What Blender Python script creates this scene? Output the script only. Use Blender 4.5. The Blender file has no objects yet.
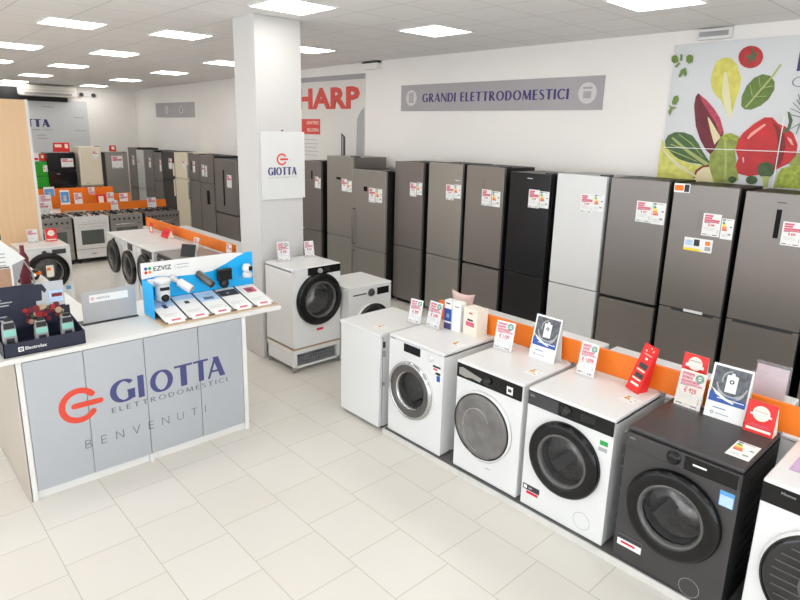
import bpy, math, random
from mathutils import Matrix, Vector
random.seed(7)
scene = bpy.context.scene
COL = scene.collection
R = math.radians

# ---------------------------------------------------------------- materials
def lin(c):
    return tuple((x/12.92 if x <= 0.04045 else ((x+0.055)/1.055)**2.4) for x in c)
def mat(name, rgb, rough=0.5, metal=0.0, var=0.03, scale=8.0, coat=0.0, bump=0.0, emit=None, alpha=1.0, trans=0.0, stretch=None, spec=0.5):
    m = bpy.data.materials.new(name); m.use_nodes = True
    nt = m.node_tree; b = nt.nodes['Principled BSDF']
    c = lin(rgb)
    tc = nt.nodes.new('ShaderNodeTexCoord'); mp = nt.nodes.new('ShaderNodeMapping')
    if stretch: mp.inputs['Scale'].default_value = stretch
    nz = nt.nodes.new('ShaderNodeTexNoise'); nz.inputs['Scale'].default_value = scale; nz.inputs['Detail'].default_value = 3
    nt.links.new(tc.outputs['Object'], mp.inputs['Vector']); nt.links.new(mp.outputs['Vector'], nz.inputs['Vector'])
    rp = nt.nodes.new('ShaderNodeValToRGB')
    rp.color_ramp.elements[0].position = .3; rp.color_ramp.elements[1].position = .7
    rp.color_ramp.elements[0].color = (*[max(0, x*(1-var)) for x in c], 1)
    rp.color_ramp.elements[1].color = (*[min(1, x*(1+var)) for x in c], 1)
    nt.links.new(nz.outputs['Fac'], rp.inputs['Fac']); nt.links.new(rp.outputs['Color'], b.inputs['Base Color'])
    b.inputs['Roughness'].default_value = rough; b.inputs['Metallic'].default_value = metal
    b.inputs['Coat Weight'].default_value = coat; b.inputs['Specular IOR Level'].default_value = spec
    if bump:
        bp = nt.nodes.new('ShaderNodeBump'); bp.inputs['Strength'].default_value = bump; bp.inputs['Distance'].default_value = .002
        nt.links.new(nz.outputs['Fac'], bp.inputs['Height']); nt.links.new(bp.outputs['Normal'], b.inputs['Normal'])
    if emit: b.inputs['Emission Color'].default_value = (*lin(emit[0]), 1); b.inputs['Emission Strength'].default_value = emit[1]
    b.inputs['Alpha'].default_value = alpha; b.inputs['Transmission Weight'].default_value = trans
    return m
M = dict(
 wall=mat('wall_paint', (.94,.925,.905), .85, var=.012, scale=1.5),
 niche=mat('poster_cream', (.86,.845,.82), .6, var=.02, scale=1.0),
 white=mat('white_enamel', (.885,.885,.88), .28, var=.006, coat=.2),
 whitem=mat('white_plastic', (.875,.875,.87), .45, var=.01),
 offwhite=mat('cream_enamel', (.90,.86,.77), .3, var=.01),
 greytrim=mat('grey_plastic', (.62,.62,.62), .4, var=.02),
 dgrey=mat('dark_grey_plastic', (.22,.22,.23), .4, var=.04),
 black=mat('black_plastic', (.055,.055,.06), .35, var=.1),
 bgloss=mat('black_gloss', (.05,.048,.05), .16, var=.1, spec=.35),
 blackside=mat('black_side', (.07,.068,.07), .5, var=.1),
 ringgrey=mat('door_ring_grey', (.40,.395,.39), .28, .6, var=.05),
 ringlite=mat('door_ring_light', (.62,.61,.60), .25, .6, var=.05),
 pane=mat('clear_door_glass', (.10,.10,.105), .06, alpha=.30, spec=.6),
 inside=mat('drum_inside', (.80,.79,.78), .35, .55, var=.25, scale=22),
 gasket=mat('rubber_gasket', (.30,.30,.31), .6, var=.1),
 chrome=mat('chrome', (.78,.78,.78), .18, 1.0, var=.02),
 drum=mat('drum_steel', (.62,.61,.60), .3, .9, var=.15, scale=30),
 glass=mat('dark_door_glass', (.10,.10,.105), .12, var=.5, scale=9, spec=.6),
 glassgrey=mat('grey_door_glass', (.44,.43,.42), .22, var=.22, scale=9, spec=.5),
 steel=mat('brushed_steel', (.53,.505,.485), .36, .55, var=.025, scale=3, stretch=(1,1,60)),
 steelB=mat('brushed_steel_light', (.60,.585,.56), .36, .5, var=.025, scale=3, stretch=(1,1,60)),
 steelD=mat('brushed_steel_dark', (.51,.485,.47), .38, .5, var=.03, scale=3, stretch=(1,1,60)),
 anth=mat('anthracite_enamel', (.27,.262,.262), .4, .3, var=.04),
 blackf=mat('black_fridge_door', (.12,.118,.125), .3, .2, var=.05),
 paper=mat('white_paper', (.93,.93,.92), .6, var=.01),
 papercr=mat('cream_paper', (.93,.90,.84), .6, var=.01),
 pink=mat('pink_print', (.84,.40,.48), .6, var=.1, scale=120),
 redp=mat('red_print', (.84,.10,.20), .6, var=.1, scale=90),
 red=mat('red_card', (.88,.15,.13), .4, var=.03),
 blkp=mat('black_print', (.2,.2,.22), .6),
 greyp=mat('grey_print', (.66,.66,.67), .6),
 greenp=mat('green_print', (.25,.58,.42), .5),
 egreen=mat('label_green', (.12,.62,.3), .5), eyel=mat('label_yellow', (.97,.85,.15), .5), eora=mat('label_orange', (.95,.5,.15), .5), ered=mat('label_red', (.85,.18,.15), .5),
 bluep=mat('blue_print', (.16,.33,.65), .45), skyp=mat('pale_blue_print', (.72,.82,.93), .5, var=.1, scale=30),
 photo=mat('grey_photo_print', (.33,.34,.36), .35, var=.55, scale=28),
 acrylic=mat('clear_acrylic', (.9,.9,.92), .08, alpha=.12),
 orange=mat('orange_board', (.95,.49,.11), .4, var=.02, scale=2),
 navy=mat('navy_card', (.09,.11,.20), .5, var=.05),
 blue=mat('cyan_blue_board', (.03,.70,.96), .4, var=.02),
 wood=mat('wood_edge', (.76,.66,.55), .6, var=.12, scale=12, stretch=(8,1,8)),
 beige=mat('beige_wood_panel', (.90,.76,.60), .5, var=.03, scale=4, stretch=(6,6,.5)),
 silver=mat('silver_film', (.71,.725,.745), .36, .3, var=.012, scale=2),
 logo=mat('logo_orange_red', (.86,.28,.20), .45, var=.06, scale=3),
 indigo=mat('indigo_letter', (.26,.27,.47), .45, var=.02),
 indigo2=mat('indigo_print', (.24,.20,.44), .5, var=.02),
 grlet=mat('grey_letter', (.42,.44,.48), .5),
 sharp=mat('red_letter', (.83,.30,.26), .5, var=.03),
 signgrey=mat('sign_grey', (.66,.64,.65), .5, var=.06, scale=1.2),
 signlite=mat('sign_circle', (.82,.80,.80), .5),
 plint=mat('worn_white_plinth', (.83,.82,.80), .6, var=.06, scale=14),
 plintop=mat('grey_plinth_top', (.38,.38,.38), .6, var=.05),
 ink=mat('matt_black_window', (.09,.085,.09), .6, spec=.15),
 plategrey=mat('plate_grey', (.70,.70,.70), .4, .25),
 bag=mat('pink_plastic', (.90,.80,.77), .3, alpha=.85),
 pillar=mat('pillar_paint', (.815,.805,.795), .85, var=.012, scale=1.5),
 counter=mat('counter_white', (.885,.88,.865), .35, var=.008),
 taupe=mat('taupe_side', (.70,.66,.61), .55, var=.03),
 ac=mat('ac_white', (.86,.84,.80), .4, var=.01),
 dark=mat('dark_recess', (.10,.10,.11), .5, var=.2),
 green=mat('green_enamel', (.12,.62,.14), .3, var=.02, coat=.3),
 navyb=mat('black_enamel', (.045,.04,.06), .2, var=.05, coat=.4),
 iron=mat('cast_iron', (.09,.09,.09), .6, var=.1),
 ovenglass=mat('oven_glass', (.33,.35,.34), .12, var=.08, coat=.5),
 kraft=mat('kraft_card', (.72,.57,.47), .7, var=.12, scale=25),
 poster=mat('poster_white', (.83,.835,.84), .5, var=.015, scale=2),
 mint=mat('mint_label', (.55,.80,.74), .4, var=.04),
 tagblue=mat('blue_sticker', (.35,.62,.85), .4),
 lilac=mat('lilac_sheet', (.76,.66,.80), .5, var=.08, scale=20),
 palesheet=mat('pale_lilac_sheet', (.82,.77,.80), .5, var=.06, scale=12),
 basket=mat('grey_wire', (.66,.67,.69), .5, .3, var=.05),
 leafyellow=mat('p_leaf_yellow', (.83,.80,.38), .5, var=.12, scale=14), ribpale=mat('p_rib_pale', (.87,.85,.68), .5),
 tomato=mat('p_tomato', (.70,.13,.13), .45, var=.25, scale=20), stalk=mat('p_stalk', (.30,.38,.24), .5, var=.15, scale=20),
 spinach=mat('p_spinach', (.38,.48,.20), .5, var=.15, scale=16), ribgreen=mat('p_rib_green', (.66,.70,.42), .5, var=.05),
 radicchio=mat('p_radicchio', (.42,.10,.17), .5, var=.25, scale=18), frill=mat('p_frill', (.70,.25,.33), .5, var=.3, scale=40),
 ribcream=mat('p_rib_cream', (.88,.83,.66), .5), chard=mat('p_chard', (.28,.40,.22), .5, var=.25, scale=14, stretch=(1,1,3)),
 endive=mat('p_endive', (.83,.82,.42), .5, var=.18, scale=14), applered=mat('p_apple_red', (.48,.12,.12), .5),
 salad=mat('p_salad', (.56,.60,.27), .5, var=.22, scale=14), pepper=mat('p_pepper', (.74,.07,.08), .4, var=.2, scale=6),
 pepperlight=mat('p_pepper_light', (.93,.62,.58), .4), broccoli=mat('p_broccoli', (.26,.35,.20), .6, var=.3, scale=40),
 curly=mat('p_curly', (.60,.65,.22), .5, var=.3, scale=30), parsley=mat('p_parsley', (.42,.53,.22), .5, var=.2, scale=40), dill=mat('p_dill', (.40,.46,.38), .5, var=.2, scale=40),
)
# vertical brushed steel gets a soft anisotropic look from its stretched noise only

# floor: square tiles with shifting rows
def floor_mat():
    m = bpy.data.materials.new('cream_floor_tiles'); m.use_nodes = True; nt = m.node_tree; N = nt.nodes.new; L = nt.links.new
    b = nt.nodes['Principled BSDF']; tc = N('ShaderNodeTexCoord'); sp = N('ShaderNodeSeparateXYZ'); L(tc.outputs['Object'], sp.inputs[0])
    def mt(op, a, bb=None):
        n = N('ShaderNodeMath'); n.operation = op
        for i, v in enumerate((a, bb)):
            if v is None: continue
            if isinstance(v, (int, float)): n.inputs[i].default_value = v
            else: L(v, n.inputs[i])
        return n.outputs[0]
    P = .4235
    v = mt('DIVIDE', mt('SUBTRACT', sp.outputs[1], .642), P); k = mt('FLOOR', v); fy = mt('FRACT', v)
    u = mt('DIVIDE', mt('SUBTRACT', mt('SUBTRACT', sp.outputs[0], .342), mt('MULTIPLY', k, -.083)), P); ku = mt('FLOOR', u); fx = mt('FRACT', u)
    ex = mt('MINIMUM', fx, mt('SUBTRACT', 1.0, fx)); ey = mt('MINIMUM', fy, mt('SUBTRACT', 1.0, fy))
    e = mt('MINIMUM', ex, ey); g = mt('LESS_THAN', e, .0065)
    cb = N('ShaderNodeCombineXYZ'); L(ku, cb.inputs[0]); L(k, cb.inputs[1])
    wn = N('ShaderNodeTexWhiteNoise'); L(cb.outputs[0], wn.inputs['Vector'])
    nz = N('ShaderNodeTexNoise'); nz.inputs['Scale'].default_value = 2.2; nz.inputs['Detail'].default_value = 6; L(tc.outputs['Object'], nz.inputs['Vector'])
    s = mt('ADD', mt('MULTIPLY', wn.outputs['Value'], .6), mt('MULTIPLY', nz.outputs['Fac'], .5))
    rp = N('ShaderNodeValToRGB'); rp.color_ramp.elements[0].position = .2; rp.color_ramp.elements[1].position = .85
    rp.color_ramp.elements[0].color = (*lin((.845,.825,.79)), 1); rp.color_ramp.elements[1].color = (*lin((.86,.845,.815)), 1); L(s, rp.inputs['Fac'])
    mx = N('ShaderNodeMix'); mx.data_type = 'RGBA'; L(g, mx.inputs['Factor']); L(rp.outputs['Color'], mx.inputs['A']); mx.inputs['B'].default_value = (*lin((.74,.71,.66)), 1)
    L(mx.outputs['Result'], b.inputs['Base Color']); b.inputs['Roughness'].default_value = .3
    bp = N('ShaderNodeBump'); bp.inputs['Strength'].default_value = .3; bp.inputs['Distance'].default_value = .002; L(mt('SUBTRACT', 1.0, g), bp.inputs['Height']); L(bp.outputs['Normal'], b.inputs['Normal'])
    return m
def ceil_mat():
    m = bpy.data.materials.new('ceiling_tiles'); m.use_nodes = True; nt = m.node_tree; N = nt.nodes.new; L = nt.links.new
    b = nt.nodes['Principled BSDF']; tc = N('ShaderNodeTexCoord'); mp = N('ShaderNodeMapping'); mp.inputs['Location'].default_value = (.02, -.26, 0)
    L(tc.outputs['Object'], mp.inputs['Vector'])
    bt = N('ShaderNodeTexBrick'); bt.offset = 0; bt.squash = 1; L(mp.outputs['Vector'], bt.inputs['Vector'])
    bt.inputs['Scale'].default_value = 1; bt.inputs['Brick Width'].default_value = .593; bt.inputs['Row Height'].default_value = .593; bt.inputs['Mortar Size'].default_value = .007; bt.inputs['Mortar Smooth'].default_value = .2
    bt.inputs['Color1'].default_value = (*lin((.92,.91,.90)), 1); bt.inputs['Color2'].default_value = (*lin((.91,.90,.89)), 1); bt.inputs['Mortar'].default_value = (*lin((.80,.79,.78)), 1)
    L(bt.outputs['Color'], b.inputs['Base Color']); b.inputs['Roughness'].default_value = .9
    return m
M['floor'] = floor_mat(); M['ceiling'] = ceil_mat()
M['lamp'] = mat('led_diffuser', (1,1,1), .6, emit=((1.0,.99,.975), 8.2))

# ---------------------------------------------------------------- mesh builder
class MB:
    def __init__(s): s.v=[]; s.f=[]; s.m=[]; s.sm=[]; s.mats=[]
    def mi(s, m):
        if m not in s.mats: s.mats.append(m)
        return s.mats.index(m)
    def box(s, x0,x1,y0,y1,z0,z1, m):
        b=len(s.v); s.v += [(x0,y0,z0),(x1,y0,z0),(x1,y1,z0),(x0,y1,z0),(x0,y0,z1),(x1,y0,z1),(x1,y1,z1),(x0,y1,z1)]
        for f in ((0,3,2,1),(4,5,6,7),(0,1,5,4),(1,2,6,5),(2,3,7,6),(3,0,4,7)): s.f.append([b+i for i in f]); s.m.append(s.mi(m)); s.sm.append(False)
        return s
    def poly(s, pts, m):
        b=len(s.v); s.v += list(pts); s.f.append(list(range(b,b+len(pts)))); s.m.append(s.mi(m)); s.sm.append(False); return s
    def prism(s, pts, y0, y1, m, m2=None):       # outline in x,z pushed along y; y0 is the front
        b=len(s.v); n=len(pts); s.v += [(x,y0,z) for x,z in pts]+[(x,y1,z) for x,z in pts]
        s.f.append(list(range(b,b+n))); s.m.append(s.mi(m)); s.sm.append(False)
        s.f.append(list(range(b+2*n-1,b+n-1,-1))); s.m.append(s.mi(m)); s.sm.append(False)
        for i in range(n):
            j=(i+1)%n; s.f.append([b+j,b+i,b+n+i,b+n+j]); s.m.append(s.mi(m2 or m)); s.sm.append(False)
        return s
    def lathe(s, prof, c, m, n=40, axis='y', ms=None, caps=(1,1)):
        b=len(s.v); cx,cy,cz=c
        for r,t in prof:
            for i in range(n):
                a=2*math.pi*i/n; u,w=r*math.cos(a), r*math.sin(a)
                s.v.append({'y':(cx+u,cy+t,cz+w),'z':(cx+u,cy+w,cz+t),'x':(cx+t,cy+u,cz+w)}[axis])
        for k in range(len(prof)-1):
            mm=(ms[k] if ms else m)
            for i in range(n):
                j=(i+1)%n; s.f.append([b+k*n+i,b+k*n+j,b+(k+1)*n+j,b+(k+1)*n+i]); s.m.append(s.mi(mm)); s.sm.append(True)
        if caps[0] and prof[0][0]>1e-6: s.f.append([b+i for i in range(n)][::-1]); s.m.append(s.mi(ms[0] if ms else m)); s.sm.append(False)
        if caps[1] and prof[-1][0]>1e-6: s.f.append([b+(len(prof)-1)*n+i for i in range(n)]); s.m.append(s.mi(ms[-1] if ms else m)); s.sm.append(False)
        return s
    def ring(s, c, r0, r1, y, m, n=32, a0=0, a1=2*math.pi, dep=.001):
        full = abs(a1-a0-2*math.pi)<1e-6; k=n if full else n+1; b=len(s.v)
        for yy in (y, y+dep):
            for i in range(k):
                a=a0+(a1-a0)*i/n
                for r in (r0,r1): s.v.append((c[0]+r*math.cos(a), yy, c[1]+r*math.sin(a)))
        for i in range(n):
            j=(i+1)%k
            s.f.append([b+2*i,b+2*i+1,b+2*j+1,b+2*j]); s.m.append(s.mi(m)); s.sm.append(False)
            s.f.append([b+2*i+1,b+2*k+2*i+1,b+2*k+2*j+1,b+2*j+1]); s.m.append(s.mi(m)); s.sm.append(False)
            s.f.append([b+2*i,b+2*j,b+2*k+2*j,b+2*k+2*i]); s.m.append(s.mi(m)); s.sm.append(False)
        return s
    def tube(s, pts, r, m, n=8):
        b0=None
        for k,p in enumerate(pts):
            p=Vector(p); a=Vector(pts[max(0,k-1)]); c=Vector(pts[min(len(pts)-1,k+1)]); t=(c-a).normalized()
            u=t.cross(Vector((0,0,1)) if abs(t.z)<.9 else Vector((1,0,0))).normalized(); w=t.cross(u)
            b=len(s.v)
            for i in range(n):
                an=2*math.pi*i/n; s.v.append(tuple(p+u*r*math.cos(an)+w*r*math.sin(an)))
            if k:
                for i in range(n):
                    j=(i+1)%n; s.f.append([b-n+i,b-n+j,b+j,b+i]); s.m.append(s.mi(m)); s.sm.append(True)
            else: s.f.append([b+i for i in range(n)][::-1]); s.m.append(s.mi(m)); s.sm.append(False)
        s.f.append([b+i for i in range(n)]); s.m.append(s.mi(m)); s.sm.append(False)
        return s
    def xf(s, mtx, start=0):
        for i in range(start,len(s.v)): s.v[i]=tuple(mtx@Vector(s.v[i]))
        return s
    def build(s, name, parent=None, bevel=0, loc=(0,0,0), rot=(0,0,0), seg=2, fix=True):
        me=bpy.data.meshes.new(name); me.from_pydata(s.v,[],s.f)
        for m in s.mats: me.materials.append(M[m])
        for p,mi,sm in zip(me.polygons,s.m,s.sm): p.material_index=mi; p.use_smooth=sm
        if fix:
            import bmesh
            bm=bmesh.new(); bm.from_mesh(me); bmesh.ops.recalc_face_normals(bm, faces=bm.faces); bm.to_mesh(me); bm.free()
        o=bpy.data.objects.new(name, me); COL.objects.link(o); o.location=loc; o.rotation_euler=rot
        if parent: o.parent=parent
        if bevel:
            bv=o.modifiers.new('edge','BEVEL'); bv.width=bevel; bv.segments=seg; bv.limit_method='ANGLE'; bv.angle_limit=R(50); bv.harden_normals=False
        return o
def tag(o, label=None, cat=None, group=None, kind=None):
    if label: o['label']=label
    if cat: o['category']=cat
    if group: o['group']=group
    if kind: o['kind']=kind
    return o
def empty(name, loc=(0,0,0), rz=0):
    o=bpy.data.objects.new(name,None); COL.objects.link(o); o.empty_display_size=.1; o.location=loc; o.rotation_euler=(0,0,rz); return o
def copy_tree(o, parent=None):
    c=o.copy(); COL.objects.link(c)
    if parent is not None: c.parent=parent
    for ch in list(o.children): copy_tree(ch, c)
    return c
def text(body, size, loc, m, parent, name='lettering', rot=(R(90),0,0), bold=0, sx=1.0, align='LEFT', dep=.0006, label=None, space=1.0):
    cu=bpy.data.curves.new(name,'FONT'); cu.body=body; cu.size=size; cu.extrude=dep; cu.offset=bold; cu.align_x=align; cu.space_character=space; cu.resolution_u=2
    o=bpy.data.objects.new(name,cu); COL.objects.link(o); o.location=loc; o.rotation_euler=rot; o.scale=(sx,1,1); cu.materials.append(M[m])
    me=bpy.data.meshes.new_from_object(o); loc,rt_,sc=o.location.copy(),o.rotation_euler.copy(),o.scale.copy()
    bpy.data.objects.remove(o); bpy.data.curves.remove(cu)
    o=bpy.data.objects.new(name,me); COL.objects.link(o); o.location=loc; o.rotation_euler=rt_; o.scale=sc
    if parent: o.parent=parent
    if label: o['label']=label
    return o

# ---------------------------------------------------------------- flared lettering drawn as ribbons
def arc(cx,cy,rx,ry,a0,a1,n=18):
    return [(cx+rx*math.cos(R(a0+(a1-a0)*i/n)), cy+ry*math.sin(R(a0+(a1-a0)*i/n))) for i in range(n+1)]
def glyph(ch, K, t):
    # K thick, t thin; returns (ribbons, width); ribbon = (points, mode) with mode 'v' thick where it runs vertical, or a fixed width
    h=K/2; q=t/2
    if ch=='I': return [([(h,0),(h,1)],K)], K
    if ch=='L': return [([(h,0),(h,1)],K),([(h,q),(.5,q)],t)], .5
    if ch=='E': return [([(h,0),(h,1)],K),([(h,q),(.5,q)],t),([(h,.52),(.46,.52)],t),([(h,1-q),(.5,1-q)],t)], .52
    if ch=='T': return [([(.34,0),(.34,1)],K),([(0,1-q),(.68,1-q)],t)], .68
    if ch=='A': return [([(q,0),(.36,1)],t),([(.36,1),(.76-h,0)],K),([(.14,.32),(.58,.32)],t)], .76
    if ch=='V': return [([(h,1),(.36,0)],K),([(.36,0),(.70,1)],t)], .72
    if ch=='N': return [([(q,0),(q,1)],t),([(q+.02,1),(.74-q,0)],K),([(.74-q,0),(.74-q,1)],t)], .74
    if ch=='M': return [([(q,0),(.14,1)],t),([(.14,1),(.46,.06)],K),([(.46,.06),(.78,1)],t),([(.78,1),(.92-h,0)],K)], .94
    if ch=='U': return [([(h,1),(h,.32)]+arc(.34,.32,.34-h,.32-q,180,360)+[(.68-h,1)],'v')], .68
    if ch=='D': return [([(h,0),(h,1)],K),([(h,1-q)]+arc(.3,.5,.42-h,.5-q,90,-90)+[(h,q)],'v')], .72
    if ch=='O': return [(arc(.45,.5,.45-h,.5-q,0,360,32),'v')], .9
    if ch=='C': return [(arc(.45,.5,.45-h,.5-q,42,318,26),'v')], .76
    if ch=='G': return [(arc(.45,.5,.45-h,.5-q,42,318,26),'v'),([(.8-h,.08),(.8-h,.46)],K),([(.56,.46),(.82,.46)],t)], .84
    if ch=='R': return [([(h,0),(h,1)],K),([(h,1-q)]+arc(.26,.745,.30-h,.255-q,90,-90)+[(h,.49+q)],'v'),([(.26,.5),(.64-h*.4,0)],K)], .66
    if ch=='B': return [([(h,0),(h,1)],K),([(h,1-q)]+arc(.24,.76,.28-h,.24-q,90,-90)+[(h,.52)],'v'),([(h,.52)]+arc(.26,.27,.32-h,.27-q,90,-90)+[(h,q)],'v')], .58
    if ch=='S': return [([(.46,.88),(.38,.96-q),(.26,1-q),(.13,.92),(.09,.77),(.17,.62),(.30,.52),(.42,.40),(.47,.26),(.42,.09),(.27,q),(.13,.04+q),(.03,.14)],'s')], .52
    return [], .35
def ribbons(mb, ch, x0, z0, w, h, K, t, m, y=0.0, dep=.0012, natural=True, scx=None):
    rb, gw = glyph(ch, K, t); sx = (w/gw) if scx is None else scx; sz=h
    yb=y
    for si,(pts, mode) in enumerate(rb):
        y=yb-.00035*si
        n=len(pts); Lp=[]; Rp=[]
        for i,(a,b) in enumerate(pts):
            p0=pts[max(0,i-1)]; p1=pts[min(n-1,i+1)]
            closed = pts[0]==pts[-1] or (abs(pts[0][0]-pts[-1][0])<1e-6 and abs(pts[0][1]-pts[-1][1])<1e-6)
            if closed and i==0: p0=pts[-2]
            if closed and i==n-1: p1=pts[1]
            dx,dy=p1[0]-p0[0],p1[1]-p0[1]; l=math.hypot(dx,dy) or 1; dx/=l; dy/=l
            if mode=='v': wd=t+(K-t)*abs(dy)**1.3
            elif mode=='s': wd=t+(K-t)*max(0,1-abs(i-n/2+.5)/(n/2.6))
            else: wd=mode*(1.12 if (n==2) else 1)
            if mode not in('v','s') and abs(dy)>.3 and n==2:       # slanted strokes keep flat feet
                Lp.append((a-wd/2/abs(dy)**.5,b)); Rp.append((a+wd/2/abs(dy)**.5,b))
            else: Lp.append((a-dy*wd/2,b+dx*wd/2)); Rp.append((a+dy*wd/2,b-dx*wd/2))
        b0=len(mb.v)
        for (a,b),(c,d) in zip(Lp,Rp):
            for yy in (y-dep,y):
                mb.v.append((x0+a*sx,yy,z0+b*sz)); mb.v.append((x0+c*sx,yy,z0+d*sz))
        for i in range(n-1):
            p=b0+4*i; q=p+4
            for f in ([p,p+1,q+1,q],[p,q,q+2,p+2],[p+1,p+3,q+3,q+1]): mb.f.append(f); mb.m.append(mb.mi(m)); mb.sm.append(False)
    return gw*sx
def word(mb, s, x0, x1, z, h, K, t, m, y=0.0, gap=.16):
    ws=[glyph(c,K,t)[1] if c!=' ' else .35 for c in s]; tot=sum(ws)+gap*(len(s)-1); sx=(x1-x0)/tot; x=x0
    for c,w in zip(s,ws):
        if c!=' ': ribbons(mb,c,x,z,w*sx,h,K,t,m,y=y,scx=sx)
        x+=(w+gap)*sx
def giotta_mark(mb, cx, cz, r, m, y=0.0, w=.30):
    mb.ring((cx,cz), r*(1-w), r, y-.0012, m, 30, R(38), R(322))
    for a in (38,322):
        aa=R(a); mb.lathe([(r*w/2,-.0018),(r*w/2,-.0014)], (cx+r*(1-w/2)*math.cos(aa), y, cz+r*(1-w/2)*math.sin(aa)), m, 14)
    mb.box(cx-.25*r, cx+1.07*r, y-.0026, y-.0018, cz-.15*r, cz+.16*r, m)
    for sx in (-.25,1.07): mb.lathe([(.15*r,-.0032),(.15*r,-.0028)],(cx+sx*r,y,cz+.005*r),m,14)

# ---------------------------------------------------------------- small printed things
def price_print(mb, w, h, y, base='paper', green=True):
    """paper w x h, lower left at 0,0, face at y"""
    rnd=random.Random(int(w*1e4)+int(h*1e4)+len(mb.v))
    mb.box(0,w,y,y+.0018,0,h,base); f=y-.0004
    def bar(x0,x1,z0,z1,m): mb.poly([(x0,f,z0),(x1,f,z0),(x1,f,z1),(x0,f,z1)],m)
    bar(.08*w,.55*w,.86*h,.94*h,'pink'); bar(.08*w,.5*w,.76*h,.84*h,'pink')
    bar(.08*w,(.93 if not green else .78)*w,.66*h,.74*h,'pink'); bar(.08*w,.92*w,.60*h,.65*h,'pink'); bar(.08*w,.4*w,.575*h,.592*h,'blkp')
    if green: mb.ring((.76*w,.84*h),.08*w,.17*w,f,'greenp',18,dep=.0003); bar(.62*w,.9*w,.825*h,.855*h,'greenp')
    for k in range(3): bar(.12*w,(.5+.25*rnd.random())*w,(.36-.05*k)*h,(.368-.05*k)*h,'greyp')
    bar(.06*w,.3*w,.055*h,.085*h,'blkp'); bar(.34*w,.52*w,.055*h,.07*h,'greyp'); bar(.62*w,.88*w,.05*h,.08*h,'blkp'); bar(.86*w,.89*w,.14*h,.32*h,'greyp')
def energy_print(mb, w, h, y, x0=0, z0=0):
    mb.box(x0,x0+w,y,y+.0012,z0,z0+h,'paper'); f=y-.0004
    def bar(a,b,c,d,m): mb.poly([(x0+a*w,f,z0+c*h),(x0+b*w,f,z0+c*h),(x0+b*w,f,z0+d*h),(x0+a*w,f,z0+d*h)],m)
    bar(.06,.3,.9,.96,'indigo'); bar(.34,.8,.92,.95,'greyp')
    for i,(m,l) in enumerate((('egreen',.26),('egreen',.31),('eyel',.36),('eyel',.40),('eora',.44),('eora',.48),('ered',.5))): bar(.08,l,.80-.065*i,.855-.065*i,m)
    bar(.72,.9,.58,.63,'blkp'); bar(.12,.5,.2,.22,'greyp'); bar(.12,.6,.12,.135,'greyp'); bar(.6,.85,.2,.3,'greyp')
def price_card(loc, rz, w, h, label, price=None, tilt=12, base='paper', green=True, group=None, holder=True):
    root=empty('price_card', loc, rz); tag(root, label, 'price card', group)
    mb=MB(); price_print(mb,w,h,0,base,green); mb.xf(Matrix.Translation((-w/2,0,.004)))
    p=mb.build('printed_sheet', root, rot=(R(-tilt),0,0))
    if price: text(price, h*.19, (0,-.0012,h*.42), 'redp', p, 'price_lettering', align='CENTER', bold=.0012, sx=.72)
    if holder:
        a=MB(); a.box(-w/2-.003,w/2+.003,-.004,-.0025,.002,h*.98,'acrylic'); a.build('acrylic_front', root, rot=(R(-tilt),0,0))
        a=MB(); a.box(-w/2-.003,w/2+.003,-.03,.05,0,.003,'acrylic'); a.build('acrylic_foot', root)
    return root
def simple_card(loc, rz, w, h, m, label, cat='card', tilt=10, marks=(), name='display_card', group=None, wedge=None):
    """thin card, or a folded tent when wedge is its depth"""
    root=empty(name, loc, rz); tag(root, label, cat, group)
    mb=MB(); t=R(tilt)
    mb.box(-w/2,w/2,0,.003,0,h,m)
    for (x0,x1,z0,z1,mm) in marks: mb.poly([(w*x0,-.0005,h*z0),(w*x1,-.0005,h*z0),(w*x1,-.0005,h*z1),(w*x0,-.0005,h*z1)],mm)
    mb.build('front_panel', root, rot=(-t,0,0))
    if wedge:
        b=MB(); top=(h*math.sin(t), h*math.cos(t)); b.poly([(-w/2,wedge,0),(w/2,wedge,0),(w/2,top[0]+.003,top[1]),(-w/2,top[0]+.003,top[1])],m)
        b.poly([(w/2-.001,.004,0),(w/2-.001,wedge,0),(w/2-.001,top[0]+.002,top[1])],'papercr'); b.build('back_panel', root)
    return root
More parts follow.
